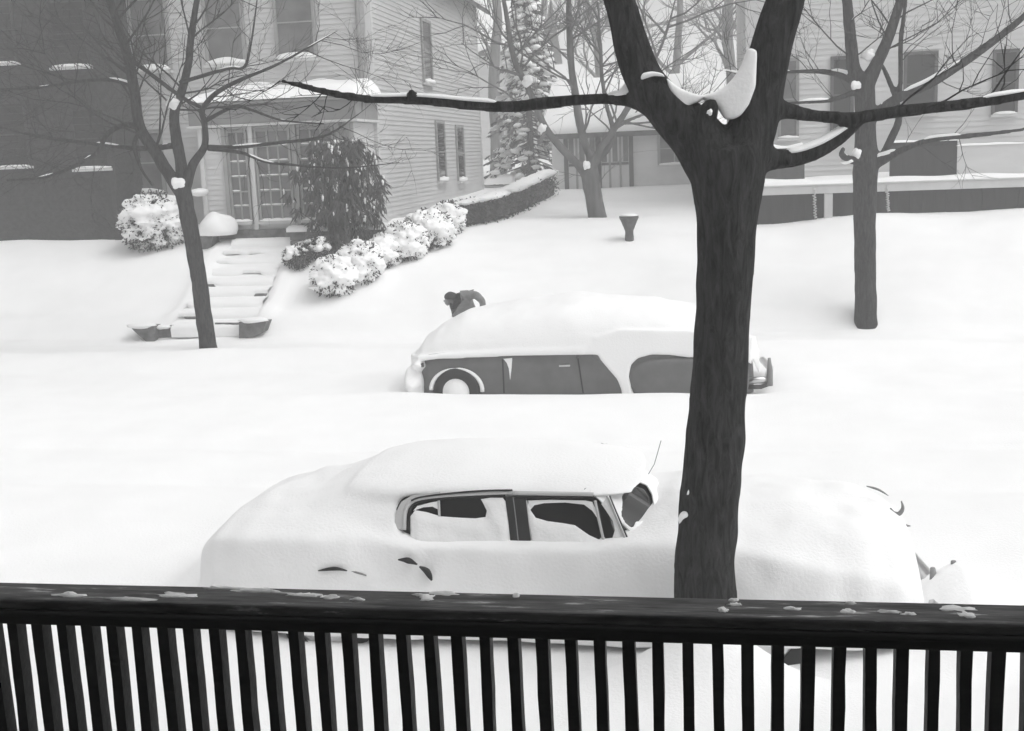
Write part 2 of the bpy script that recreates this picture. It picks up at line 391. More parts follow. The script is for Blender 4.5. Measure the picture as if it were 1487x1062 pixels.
T = 7.2
tb = Vector((P(1025, 900, T).x, T, .5))
make_tree('street_tree', 'big dark leafless tree with forked trunk, close behind the porch railing', tb, [
    [(1029, 965, 116, T), (1026, 915, 100, T), (1024, 860, 89, T), (1026, 780, 87, T), (1033, 700, 87, T), (1041, 600, 83, T), (1047, 500, 81, T), (1052, 400, 82, T), (1056, 320, 90, T), (1056, 260, 106, T), (1052, 215, 112, T)],
    [(1040, 245, 84, T), (1012, 200, 80, T-.02), (972, 160, 66, T-.05), (938, 120, 58, T-.05), (918, 70, 52, T-.05), (902, 10, 46, T-.05), (880, -60, 40, T-.1), (860, -160, 30, T-.15), (850, -260, 20, T-.2)],
    [(1068, 245, 76, T), (1090, 195, 72, T+.03), (1100, 150, 68, T+.05), (1112, 100, 66, T+.05), (1122, 60, 62, T+.05), (1140, 0, 56, T+.05), (1165, -80, 44, T+.1), (1180, -180, 32, T+.2), (1190, -270, 20, T+.2)],
    [(975, 165, 56, T-.05), (935, 148, 34, T), (900, 144, 20, T+.02), (850, 145, 18, T+.02), (800, 149, 19, T+.03), (745, 155, 19, T+.05), (690, 153, 18, T+.05), (640, 148, 17, T+.05), (600, 145, 16, T+.08), (555, 145, 14, T+.1), (515, 142, 13, T+.12), (470, 133, 12, T+.15), (435, 124, 11, T+.15), (404, 117, 7, T+.15)],
    [(1098, 165, 50, T+.05), (1135, 160, 28, T+.1), (1180, 168, 20, T+.15), (1240, 171, 19, T+.2), (1300, 163, 20, T+.25), (1360, 156, 19, T+.3), (1421, 149, 18, T+.3), (1500, 135, 16, T+.35), (1600, 110, 12, T+.4), (1700, 60, 7, T+.4)],
    [(1075, 240, 60, T), (1110, 232, 36, T+.05), (1150, 230, 28, T+.1), (1185, 219, 26, T+.15), (1215, 202, 24, T+.2), (1238, 184, 20, T+.25), (1252, 172, 12, T+.32), (1268, 160, 6, T+.4), (1284, 152, 2, T+.45)],
    [(1018, 190, 34, T-.06), (1028, 166, 30, T-.13), (1032, 152, 26, T-.17), (1033, 144, 14, T-.17)],
    [(606, 147, 15, T+.08), (600, 138, 13, T+.06), (594, 130, 9, T+.04)],
    [(515, 143, 13, T+.12), (508, 136, 9, T+.1), (503, 131, 5, T+.1)],
], twigs=[(1, 6, 1.1, .012, 2, .55, 0), (2, 6, 1.1, .012, 2, .55, 0), (4, 5, .8, .008, 1, .4, 0), (3, 5, .35, .004, 1, .5, 0)],
    remesh=.022, snow=.010, thr=.12, n_tube=20, seed=11,
    snow_polys=[([(1012, 140), (1036, 134), (1052, 126), (1066, 112), (1078, 92), (1086, 68), (1100, 72), (1098, 125), (1088, 152), (1076, 168), (1064, 174), (1052, 172), (1044, 158), (1032, 148)], T+.0, .26, 14),
                ([(966, 110), (975, 119), (988, 128), (1004, 135), (1024, 139), (1018, 146), (1004, 152), (992, 160), (982, 148), (972, 130)], T-.05, .20, 9),
                ([(884, 140), (896, 133), (906, 122), (914, 106), (918, 118), (916, 132), (905, 138)], T-.02, .10, 9), ([(984, 756), (987, 748), (993, 744), (999, 747), (1001, 754), (996, 753), (991, 756), (987, 764)], T-.14, .05, 4), ([(997, 720), (998, 712), (1001, 713), (1001, 720)], T-.15, .04, 3), ([(928, 118), (932, 106), (946, 103), (962, 106), (966, 111), (950, 110), (938, 114)], T-.14, .08, 6)],
    snow_blobs=[(1031, 163, T-.27, 4, 5, 4), ])

LY = 20.1
lb = PZ(302, 508, ground(-9.1, 20.07)); LY = lb.y
make_tree('garden_tree', 'slanting bare tree before the stone steps, branches spread wide', lb, [
    [(306, 560, 32, LY), (304, 522, 29, LY), (302, 500, 25, LY), (296, 460, 24, LY), (288, 400, 23, LY), (278, 340, 23, LY), (268, 290, 24, LY), (264, 268, 26, LY)],
    [(266, 285, 20, LY), (250, 260, 18, LY), (225, 220, 17, LY), (203, 185, 16, LY-.05), (195, 130, 15, LY-.1), (185, 80, 14, LY-.1), (172, 40, 12, LY-.1), (150, -30, 9, LY-.2), (120, -120, 5, LY-.2)],
    [(266, 285, 20, LY), (263, 240, 17, LY+.1), (256, 200, 16, LY+.1), (253, 165, 14, LY+.1), (265, 130, 12, LY+.1), (274, 90, 11, LY+.2), (278, 50, 10, LY+.2), (290, -20, 7, LY+.3), (310, -100, 4, LY+.3)],
    [(268, 275, 18, LY), (280, 240, 13, LY), (297, 212, 10, LY-.1), (297, 180, 9, LY-.1), (294, 160, 8, LY-.1), (312, 137, 7, LY-.1), (345, 118, 6, LY-.2), (400, 95, 4, LY-.3), (450, 68, 2.4, LY-.3), (490, 45, .8, LY-.3)],
    [(203, 185, 10, LY-.05), (180, 182, 8, LY-.1), (156, 195, 7, LY-.2), (140, 222, 6, LY-.3), (105, 243, 5, LY-.3), (60, 258, 4, LY-.4), (10, 262, 2.5, LY-.4)],
    [(250, 212, 9, LY), (200, 216, 7, LY+.1), (140, 209, 6, LY+.2), (66, 200, 5, LY+.3), (0, 185, 3, LY+.4)],
    [(298, 214, 8, LY), (340, 214, 6, LY-.1), (400, 208, 5, LY-.2), (470, 198, 4, LY-.3), (515, 170, 1.6, LY-.3), (540, 150, .7, LY-.3)],
    [(303, 216, 7, LY), (350, 222, 5, LY-.2), (385, 235, 4, LY-.2), (425, 240, 3, LY-.3), (500, 244, 2.5, LY-.3), (580, 236, .8, LY-.4)],
    [(195, 125, 8, LY), (160, 116, 6, LY+.2), (110, 119, 5, LY+.3), (60, 127, 4, LY+.3), (0, 130, 3, LY+.3)],
    [(188, 85, 8, LY), (215, 105, 6, LY), (262, 140, 6, LY+.1), (290, 155, 5, LY)],
    [(205, 190, 7, LY-.1), (195, 210, 6, LY-.3), (205, 245, 4, LY-.4), (222, 270, 3, LY-.5)],
    [(300, 175, 6, LY-.1), (340, 155, 5, LY-.3), (365, 160, 4, LY-.4), (410, 175, 3, LY-.4), (470, 180, 2, LY-.5)],
    [(262, 120, 6, LY), (330, 100, 5, LY-.3), (355, 97, 4, LY-.4), (365, 60, 3, LY-.4), (372, 10, 2, LY-.4), (378, -40, .8, LY-.4)],
], twigs=[(1, 20, 2.2, .022, 2, .25, 0), (2, 15, 1.9, .02, 2, .3, 0), (3, 14, 1.5, .012, 2, .3, .02), (4, 14, 1.3, .01, 2, .2, .02), (5, 16, 1.5, .011, 2, .2, .0), (6, 10, 1.2, .009, 2, .2, .03), (7, 9, 1.0, .008, 1, .2, .02), (8, 18, 1.5, .011, 2, .2, 0), (12, 9, 1.2, .008, 2, .3, 0)],
    remesh=0, snow=.012, thr=.15, n_tube=12, seed=21, snow_blobs=[(259, 266, LY-.12, 9, 9, 3), (250, 150, LY, 9, 9, 5), (252, 148, LY+.05, 6, 12, 6)])

rb = PZ(1257, 477, ground(2.78, 21.5)); RY = rb.y
make_tree('side_tree', 'straight bare tree in the snowy garden right of the big forked tree', rb, [
    [(1259, 545, 38, RY), (1258, 490, 37, RY), (1257, 470, 33, RY), (1257, 420, 31, RY), (1256, 360, 31, RY), (1256, 300, 33, RY), (1257, 240, 36, RY), (1257, 190, 30, RY), (1256, 150, 30, RY), (1254, 110, 30, RY)],
    [(1254, 130, 26, RY), (1240, 100, 20, RY), (1236, 65, 18, RY), (1230, 0, 15, RY), (1222, -80, 11, RY), (1215, -200, 5, RY)],
    [(1257, 125, 26, RY), (1272, 95, 19, RY), (1286, 65, 17, RY), (1305, 10, 14, RY), (1330, -80, 9, RY), (1350, -200, 4, RY)],
    [(1250, 125, 16, RY), (1225, 110, 12, RY+.2), (1190, 104, 8, RY+.3), (1140, 105, 6, RY+.4), (1090, 110, 4, RY+.5), (1040, 100, 2.5, RY+.5)],
    [(1250, 130, 12, RY), (1230, 138, 9, RY-.2), (1200, 147, 7, RY-.3), (1150, 150, 6, RY-.4), (1100, 160, 3, RY-.5)],
    [(1260, 240, 26, RY), (1285, 230, 16, RY-.1), (1310, 218, 10, RY-.2), (1345, 205, 9, RY-.2), (1380, 200, 8, RY-.3), (1421, 196, 8, RY-.3), (1500, 185, 5, RY-.4), (1560, 160, 3, RY-.4)],
    [(1280, 232, 13, RY), (1295, 200, 12, RY+.1), (1305, 175, 11, RY+.1), (1303, 150, 9, RY+.2), (1290, 115, 8, RY+.2), (1278, 90, 6, RY+.2)],
    [(1262, 175, 18, RY), (1300, 145, 15, RY-.2), (1350, 122, 14, RY-.3), (1385, 100, 14, RY-.4), (1421, 76, 13, RY-.5), (1480, 30, 10, RY-.6), (1540, -30, 6, RY-.7)],
    [(1255, 235, 15, RY), (1235, 232, 12, RY-.3), (1222, 225, 9, RY-.4), (1226, 214, 7, RY-.4)],
    [(1306, 145, 7, RY), (1308, 105, 8, RY+.3), (1308, 60, 8, RY+.3), (1315, 0, 6, RY+.3), (1320, -100, 3, RY+.3)],
], twigs=[(1, 8, 1.6, .016, 2, .3, 0), (2, 8, 1.6, .016, 2, .3, 0), (3, 8, 1.1, .01, 2, .2, 0), (4, 5, .9, .008, 1, .2, 0), (5, 6, 1.0, .009, 1, .3, 0), (7, 9, 1.5, .012, 2, .3, 0), (9, 5, 1.2, .01, 2, .3, 0)],
    remesh=.03, snow=.03, n_tube=14, seed=31, snow_blobs=[(1243, 124, RY-.15, 7, 7, 3), (1243, 223, RY-.25, 7, 8, 5), (1230, 235, RY-.35, 8, 4, 6), (1262, 80, RY, 10, 9, 4), (1288, 224, RY-.15, 8, 4, 9)])

mbp = G(867, 316); MY = mbp.y
make_tree('orchard_tree', 'short trunked bare tree on the slope before the white garage', mbp, [
    [(871, 350, 33, MY), (869, 326, 30, MY), (867, 312, 27, MY), (862, 285, 26, MY), (858, 262, 27, MY), (856, 245, 26, MY)],
    [(855, 258, 18, MY), (840, 240, 13, MY), (815, 215, 12, MY), (795, 190, 11, MY), (780, 160, 10, MY), (768, 130, 10, MY), (752, 100, 10, MY), (742, 68, 9, MY), (735, 20, 8, MY), (720, -60, 5, MY), (705, -140, 3, MY)],
    [(858, 255, 18, MY), (858, 230, 14, MY+.2), (850, 210, 12, MY+.3), (842, 180, 13, MY+.3), (836, 140, 12, MY+.3), (830, 100, 11, MY+.3), (828, 68, 11, MY+.3), (826, 0, 9, MY+.3), (830, -90, 5, MY+.3)],
    [(858, 250, 15, MY), (870, 220, 12, MY-.2), (890, 190, 11, MY-.2), (910, 160, 10, MY-.3), (925, 130, 8, MY-.3), (950, 90, 6, MY-.3), (970, 40, 5, MY-.3), (990, -40, 3, MY-.3)],
    [(860, 240, 13, MY), (882, 215, 12, MY+.3), (890, 190, 9, MY+.3), (880, 150, 7, MY+.4), (874, 110, 7, MY+.4), (872, 68, 6, MY+.4), (868, 0, 5, MY+.4)],
    [(900, 180, 8, MY), (940, 165, 5, MY), (990, 160, 4, MY), (1040, 140, 3, MY)],
    [(793, 188, 8, MY), (785, 205, 6, MY-.3), (778, 215, 3, MY-.4)],
], twigs=[(1, 14, 2.3, .03, 2, .35, 0), (2, 14, 2.3, .03, 2, .3, 0), (3, 14, 2.2, .028, 2, .3, 0), (4, 12, 2.2, .024, 2, .3, 0), (5, 7, 1.4, .015, 2, .2, 0), (0, 5, 1.2, .012, 1, .6, 0)],
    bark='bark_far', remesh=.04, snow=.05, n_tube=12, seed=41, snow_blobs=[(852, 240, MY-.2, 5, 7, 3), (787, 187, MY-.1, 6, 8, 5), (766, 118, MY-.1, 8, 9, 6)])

# ------------------------------------------------------------------ houses
def lap_wall(name, a, b, z0, z1, m, parent, board=.115, out=None, proud=.022):
    """lapped boards from a to b (x, y); out is the outward direction"""
    a = Vector((a[0], a[1], 0)); b = Vector((b[0], b[1], 0)); out = Vector((out[0], out[1], 0)).normalized()
    q = MB(); z = z0; n = 8; prev = None
    rows = []
    while z < z1-.001:
        zt = min(z1, z+board)
        dz = random.uniform(-.004, .004)
        rows.append([a.lerp(b, k/n)+out*(proud)+Vector((0, 0, z+(dz if z > z0 else 0))) for k in range(n+1)])
        rows.append([a.lerp(b, k/n)+Vector((0, 0, zt)) for k in range(n+1)])
        z = zt
    q.grid(rows)
    return q.build(name, m, parent, fix=True)
def make_window(parent, c, ux, out, wd, ht, cols, rows, glass='house_glass', frame='window_frame', fr=.08, dep=.06, sill=True, sill_snow=.07, bar_snow=0.0, name='window', mun=.03):
    """c = bottom centre on the wall face; ux along the wall; out = outward"""
    c = Vector(c); ux = Vector(ux).normalized(); out = Vector(out).normalized(); up = Vector((0, 0, 1))
    def bx(q, u0, u1, z0, z1, d0, d1):
        vs = [c+ux*u+up*z+out*d for d in (d0, d1) for u, z in ((u0, z0), (u1, z0), (u1, z1), (u0, z1))]
        q.add(vs, [(3, 2, 1, 0), (4, 5, 6, 7), (0, 1, 5, 4), (1, 2, 6, 5), (2, 3, 7, 6), (3, 0, 4, 7)])
    h = wd/2
    q = MB()
    bx(q, -h-fr, -h, -fr*.4, ht+fr, .0, dep); bx(q, h, h+fr, -fr*.4, ht+fr, .0, dep); bx(q, -h, h, ht, ht+fr, .0, dep); bx(q, -h, h, -fr*.4, 0, .0, dep)
    wn = q.build(name, frame, parent, fix=True)
    if cols*rows > 1:
        q = MB()
        for i in range(1, cols): bx(q, -h+wd*i/cols-mun/2, -h+wd*i/cols+mun/2, 0, ht, .022, .043)
        for j in range(1, rows): bx(q, -h, h, ht*j/rows-mun/2, ht*j/rows+mun/2, .023, .045)
        q.build('muntin', frame, wn, fix=True)
    pw, ph = wd/cols, ht/rows
    for i in range(cols):
        for j in range(rows):
            q = MB(); bx(q, -h+pw*i+.004, -h+pw*(i+1)-.004, ph*j+.004, ph*(j+1)-.004, .012, .0225); q.build('pane', glass, wn, fix=True)
            if bar_snow and j >= 0 and random.random() < .9:
                q = MB(); cc = c+ux*(-h+pw*(i+.5))+up*(ph*j+.02+bar_snow*.4)+out*.05
                q.blob(cc, pw*.47 if abs(ux.x) > .5 else .03, .03 if abs(ux.x) > .5 else pw*.47, bar_snow, i*7+j, .3, 1.4, 10, 6); q.build('snow', 'snow', wn, True)
    if sill:
        q = MB(); bx(q, -h-fr*1.3, h+fr*1.3, -fr*.4-.06, -fr*.4-.001, .0, dep+.08); q.build('sill', 'house_trim', wn, fix=True)
        if sill_snow:
            q = MB(); cc = c+out*(.05+dep/2)+up*(-fr*.4+sill_snow*.3)
            q.blob(cc, h+fr if abs(ux.x) > .5 else .09, .09 if abs(ux.x) > .5 else h+fr, sill_snow, c.x, .25, 1.6, 14, 8, flat=-sill_snow*.28); q.build('sill_snow', 'snow', wn, True)
    return wn
def gable_roof(parent, x0, x1, y0, y1, z, h, along='x', ov=.4, snow=.22, m='roofing'):
    q = MB(); 
    if along == 'x':
        ym = (y0+y1)/2; v = [(x0-ov, y0-ov, z-.15), (x1+ov, y0-ov, z-.15), (x1+ov, ym, z+h), (x0-ov, ym, z+h), (x0-ov, y1+ov, z-.15), (x1+ov, y1+ov, z-.15)]
    else:
        xm = (x0+x1)/2; v = [(x0-ov, y1+ov, z-.15), (x0-ov, y0-ov, z-.15), (xm, y0-ov, z+h), (xm, y1+ov, z+h), (x1+ov, y1+ov, z-.15), (x1+ov, y0-ov, z-.15)]
    q.add(v+[(a, b, c-.16) for a, b, c in v], [(0, 1, 2, 3), (3, 2, 5, 4), (9, 8, 7, 6), (10, 11, 8, 9), (0, 6, 7, 1), (4, 5, 11, 10), (1, 7, 8, 2), (2, 8, 11, 5), (0, 3, 9, 6), (3, 4, 10, 9)])
    rf = q.build('roof', m, parent, fix=True)
    s = MB()
    for (A, B, Cc, Dd) in ((v[0], v[1], v[2], v[3]), (v[5], v[4], v[3], v[2])):
        A, B, Cc, Dd = map(Vector, (A, B, Cc, Dd)); nn = (B-A).cross(Dd-A).normalized(); rows = []
        if nn.z < 0: nn = -nn
        for i in range(15):
            t = i/14; rows.append([A.lerp(Dd, t).lerp(B.lerp(Cc, t), k/20)+nn*(snow*(min(1, .35+t*6) if i < 4 else 1)*min(1, .5+min(k, 20-k)*.3)+.03*n3(A.x+k*.6, i*.7)) for k in range(21)])
        low = [p-nn*(snow*.9) for p in rows[0]]
        s.grid([low]+rows)
    s.build('roof_snow', 'snow', parent, True)
    return rf

random.seed(3)
# --- dark shingled house at the far left
dz = 1.7
dx1 = P(160, 200, 25.6).x
dh = thing('shingled_house', 'dark shingled house wall at the left edge behind the snowy shrub', 'house', (dx1-4, 25.6, dz))
lap_wall('front_wall', (dx1-9, 25.6), (dx1, 25.6), dz-.5, 8.0, 'shingle', dh, .16, (0, -1), .03)
lap_wall('side_wall', (dx1, 25.6), (dx1, 36), dz-.5, 8.0, 'shingle', dh, .16, (1, 0), .03)
part_box('core', (dx1-8.99, 25.62, dz-.5), (dx1-.02, 35.98, 8.0), 'shingle', dh)
part_box('corner_board', (dx1-.1, 25.55, dz-.5), (dx1+.05, 25.66, 8.0), 'shingle', dh)
for (x, y, wd, ht) in [(136, 243, .75, 1.3), (20, 240, .8, 1.4), (105, 95, .8, 1.4), (0, 90, .8, 1.4)]:
    c = P(x, y, 25.58)
    make_window(dh, (c.x, 25.6-.005, c.z), (1, 0, 0), (0, -1, 0), wd, ht, 1, 2, frame='shingle', glass='glass', sill_snow=.03 if x < 100 else .05)
gable_roof(dh, dx1-9, dx1, 25.6, 36, 8.0, 3.0, 'y')

# --- clapboard house
XR, YF, YB = -7.6, 27.0, 40.0
XL = P(163, 200, YF).x
ch = thing('clapboard_house', 'pale clapboard house with a glazed sun porch behind the dark evergreen', 'house', ((XL+XR)/2, YF, 2.0))
lap_wall('front_wall', (XL, YF), (XR, YF), 1.95, 8.6, 'siding', ch, .115, (0, -1))
lap_wall('side_wall', (XR, YF), (XR, YB), 1.95, 8.6, 'siding', ch, .115, (1, 0))
part_box('core', (XL+.01, YF+.02, 1.4), (XR-.02, YB, 8.6), 'siding', ch)
part_box('foundation', (XL-.01, YF-.012, 1.2), (XR+.012, YB+.02, 1.949), 'stone', ch)
part_box('corner_board', (XR-.12, YF-.035, 1.95), (XR+.035, YF+.10, 8.6), 'house_trim', ch)
part_box('corner_board', (XL-.02, YF-.035, 1.95), (XL+.12, YF+.03, 8.6), 'house_trim', ch)
part_box('corner_board', (XR-.1, YB-.1, 1.95), (XR+.035, YB+.03, 8.6), 'house_trim', ch)
q = MB(); q.tube([(XR-.26, YF-.08, 1.9), (XR-.26, YF-.08, 8.4)], .055, 10); q.build('downpipe', 'frieze', ch, True)
gable_roof(ch, XL, XR, YF, YB, 8.6, 3.4, 'y')
for (x0, x1, y0, y1) in [(636, 645, 180, 262), (664, 673, 185, 262)]:
    a = PX(x0, y1, XR); b = PX(x1, y1, XR); tp = PX((x0+x1)/2, y0, XR)
    make_window(ch, (XR+.022, (a.y+b.y)/2, a.z), (0, 1, 0), (1, 0, 0), .95, 1.6, 1, 2, glass='glass', frame='window_frame', dep=.05, sill_snow=.1)
a = PX(620, 120, XR); make_window(ch, (XR+.022, a.y, a.z), (0, 1, 0), (1, 0, 0), .95, 1.6, 1, 2, glass='glass', frame='window_frame', dep=.05, sill_snow=.1)
for (x, y) in [(222, 102), (330, 92), (432, 84)]:
    a = P(x, y, YF-.02); make_window(ch, (a.x, YF-.022, a.z), (1, 0, 0), (0, -1, 0), .85, 1.6, 1, 2, glass='house_glass', sill_snow=.12)
a = P(215, 240, YF-.02); make_window(ch, (a.x, YF-.022, 3.1), (1, 0, 0), (0, -1, 0), .7, 1.4, 1, 2, glass='house_glass', sill_snow=.1)
# sun porch
SY = 25.3; sx0 = P(290, 250, SY).x; sx1 = P(516, 250, SY).x; sz0 = 2.22
sp_top = P(400, 150, SY).z; fr_bot = P(400, 182, SY).z
part_box('sun_porch_wall', (sx0, SY+.06, 1.3), (sx1, YF-.03, fr_bot-.01), 'siding', ch)
lap_wall('sun_porch_panel', (sx0, SY+.04), (P(332, 300, SY).x, SY+.04), sz0, fr_bot-.02, 'siding_pale', ch, .115, (0, -1))
part_box('sun_porch_base', (sx0-.05, SY-.02, 1.2), (sx1+.05, SY+.058, sz0), 'stone', ch)
part_box('frieze', (sx0-.12, SY-.10, fr_bot+.06), (sx1+.12, YF-.025, sp_top), 'frieze', ch, .01)
part_box('moulding', (sx0-.16, SY-.15, fr_bot), (sx1+.16, YF-.024, fr_bot+.058), 'house_trim', ch, .01)
part_box('cornice', (sx0-.26, SY-.26, sp_top+.002), (sx1+.26, YF-.024, sp_top+.07), 'frieze', ch, .02)
q = MB(); rows = []
for j in range(19):
    ty = j/18; row = []
    for i in range(49):
        tx = i/48; x = sx0-.27+(sx1-sx0+.54)*tx; y = SY-.28+(YF-.05-SY+.28)*ty
        e = min(1, min(tx, 1-tx)*14+.02, ty*5+.02); e = math.sqrt(e)
        row.append((x, y, sp_top+.06+e*(.16+.32*ty+.09*n3(x*1.3, y*1.3, 4))))
    rows.append(row)
q.grid(rows); q.build('sun_porch_snow', 'snow', ch, True)
for (x0, x1, cols) in [(338, 367, 2), (378, 429, 3), (440, 492, 3)]:
    a = P(x0, 322, SY); b = P(x1, 322, SY); wd = b.x-a.x-.1
    make_window(ch, ((a.x+b.x)/2, SY+.05, sz0+.2), (1, 0, 0), (0, -1, 0), wd, fr_bot-.12-sz0-.2, cols, 6, fr=.05, bar_snow=.016, mun=.035, sill_snow=.04)
for x in (300, 333, 372, 434, 497, 512):
    a = P(x, 300, SY); part_box('pilaster', (a.x-.045, SY-.05, sz0), (a.x+.045, SY+.035, fr_bot-.003), 'house_trim' if x in (300, 372) else 'window_frame', ch)
# icy ledge by the pale panel, seen as a snow shelf
a = P(283, 280, SY-.3); q = MB(); q.blob((a.x, SY-.1, a.z), .22, .2, .09, 4, .2, 1.5, 12, 8); q.build('ledge_snow', 'snow', ch, True)

# --- white garage up the drive
GY = 38.0
gx0 = P(803, 275, GY).x; gx1 = P(1002, 275, GY).x; gz = 2.3; gtop = P(860, 186, GY).z
gr = thing('garage', 'low white garage with dark-framed double doors at the top of the drive', 'garage', ((gx0+gx1)/2, GY, gz))
lap_wall('front_wall', (gx0, GY), (gx1, GY), gz-.3, gtop, 'siding_white', gr, .13, (0, -1), .015)
lap_wall('side_wall', (gx1, GY), (gx1, GY+6), gz-.3, gtop, 'siding_white', gr, .13, (1, 0), .015)
part_box('core', (gx0+.01, GY+.012, gz-.4), (gx1-.01, GY+6, gtop), 'siding_white', gr)
gable_roof(gr, gx0, gx1, GY, GY+6, gtop, 1.5, 'x', .3, .25)
dxa = P(823, 250, GY).x; dxb = P(917, 250, GY).x; dzt = P(870, 196, GY).z; dzm = P(890, 238, GY).z; dzb = gz
def gb(nm, x0, x1, z0, z1, d, m, par): return part_box(nm, (x0, GY-.02-d, z0), (x1, GY-.017, z1), m, par)
for s, (xa, xb) in enumerate(((dxa, (dxa+dxb)/2-.02), ((dxa+dxb)/2+.02, dxb))):
    door = gb('door', xa, xb, dzb, dzt, .02, 'door', gr)
    for k in range(4):
        x = xa+(xb-xa)*k/3; gb('stile', x-(.07 if k in (0, 3) else .035), x+(.07 if k in (0, 3) else .035), dzb, dzt, .05, 'half' if k in (0, 3) else 'frieze', door)
    gb('rail', xa+.08, xb-.08, dzm-.04, dzm+.04, .048, 'half', door)
    for k in range(3):
        x = xa+(xb-xa)*k/3; q = MB(); q.box((x+.09, GY-.047, dzm+.06), (x+(xb-xa)/3-.09, GY-.041, dzt-.06)); q.build('pane', 'house_glass', door)
gb('lintel', dxa-.1, dxb+.1, dzt+.002, dzt+.12, .06, 'half', gr)
a = P(968, 238, GY); make_window(gr, (a.x+.25, GY-.018, a.z), (1, 0, 0), (0, -1, 0), .9, .95, 2, 2, sill_snow=.06)

# --- house with the raised terrace on the right
WY, FY = 29.6, 27.0
hx0 = P(1085, 200, WY).x; hx1 = 13.0
rh = thing('terrace_house', 'grey house with tall windows above a raised terrace at the right edge', 'house', (6, WY, 2.0))
lap_wall('front_wall', (hx0, WY), (hx1, WY), 1.8, 9.0, 'siding_pale', rh, .13, (0, -1))
lap_wall('side_wall', (hx0, WY), (hx0, 39), 1.8, 9.0, 'siding_pale', rh, .13, (-1, 0))
part_box('core', (hx0+.02, WY+.02, 1.5), (hx1, 39, 9.0), 'siding_pale', rh)
part_box('corner_board', (hx0-.03, WY-.04, 1.8), (hx0+.12, WY+.1, 9.0), 'house_trim', rh)
gable_roof(rh, hx0, hx1, WY, 39, 9.0, 3.2, 'x')
for (x0, x1, y0, y1, gl) in [(1130, 1160, 88, 200, 'house_glass'), (1206, 1240, 85, 190, 'glass'), (1312, 1362, 78, 165, 'glass'), (1440, 1480, 75, 165, 'glass')]:
    a = P(x0, y1, WY-.05); b = P(x1, y0, WY-.05)
    make_window(rh, ((a.x+b.x)/2, WY-.022, a.z), (1, 0, 0), (0, -1, 0), abs(b.x-a.x)-.12, b.z-a.z, 1, 2, glass=gl, frame='half' if gl == 'glass' else 'frieze', sill_snow=.05, fr=.07)
    c = (a.x+b.x)/2
# terrace
tx0 = P(1070, 265, FY).x; dzk = P(1250, 272, FY).z
part_box('terrace_deck', (tx0, FY, dzk-.02), (hx1, WY-.03, dzk+.06), 'plank', rh)
part_box('terrace_fascia', (tx0-.02, FY-.06, dzk-.11), (hx1, FY-.002, dzk+.065), 'house_trim', rh, .01)
part_box('terrace_moulding', (tx0-.04, FY-.09, dzk+.067), (hx1, FY+.02, dzk+.10), 'house_trim', rh, .008)
q = MB(); rows = []
for i in range(90):
    x = tx0+(hx1-tx0)*i/89; h = .05+.07*max(0, n3(x*.8, 3.3)+.3)+(.05 if x < P(1180, 262, FY).x else 0)
    rows.append([(x, FY-.085, dzk+.10), (x, FY-.05, dzk+.10+h*.8), (x, FY+.2, dzk+.10+h*1.1), (x, FY+1.2, dzk+.1+h*1.3), (x, WY-.04, dzk+.1+h*1.6)])
q.grid(rows); q.build('terrace_snow', 'snow', rh, True, fix=True)
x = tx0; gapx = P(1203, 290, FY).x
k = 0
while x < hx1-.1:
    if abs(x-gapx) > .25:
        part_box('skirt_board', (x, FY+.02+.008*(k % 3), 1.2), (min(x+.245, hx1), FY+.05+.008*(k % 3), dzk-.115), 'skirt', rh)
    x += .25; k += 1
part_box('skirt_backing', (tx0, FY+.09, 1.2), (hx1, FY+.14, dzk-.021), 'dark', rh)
part_box('terrace_pier', (gapx-.09, FY-.04, 1.2), (gapx+.09, FY+.085, dzk-.115), 'house_trim', rh, .01)
# low solid walls on the terrace
for (x0, x1, yt, m, sn) in [(1096, 1168, 216, 'half', .12), (1292, 1388, 206, 'skirt', .05), (1388, 1500, 210, 'siding_pale', .05)]:
    a = P(x0, 250, FY+.5); b = P(x1, 250, FY+.5); zt = P((x0+x1)/2, yt, FY+.5).z
    part_box('low_wall', (a.x, FY+.4, dzk+.062), (b.x-.003, FY+.55, zt), m, rh)
    q = MB(); rows = []
    for i in range(25):
        xx = a.x-.03+(b.x-a.x+.06)*i/24; h = sn*(.8+.5*n3(xx*2, 8))*min(1, .2+min(i, 24-i)*.4); rows.append([(xx, FY+.36, zt), (xx, FY+.37, zt+h*.7), (xx, FY+.47, zt+h), (xx, FY+.58, zt+h*.7), (xx, FY+.59, zt)])
    q.grid(rows); q.build('wall_snow', 'snow', rh, True, fix=True)
# wisteria-like twisted chains hanging before the dark skirt
for n_, (x, y0, y1) in enumerate([(1182, 276, 318), (1288, 262, 308)]):
    a = P(x, y0, FY-.16); b = P(x+2, y1, FY-.16); q = MB(); pts = []
    for i in range(36):
        t = i/35; pts.append((a.x+(b.x-a.x)*t+.035*math.sin(i*1.9), FY-.15+.035*math.cos(i*1.9), dzk+.02+(b.z-dzk)*t))
    q.tube(pts, .014, 6)
    o = q.build('hanging_chain', 'trim_pale', None, True, Vector(pts[0]))
    tag(o, 'pale twisted chain hanging before the dark terrace skirt, ' + ('left of the straight tree' if n_ == 0 else 'right of the straight tree'), 'chain', 'chains hanging from the terrace')

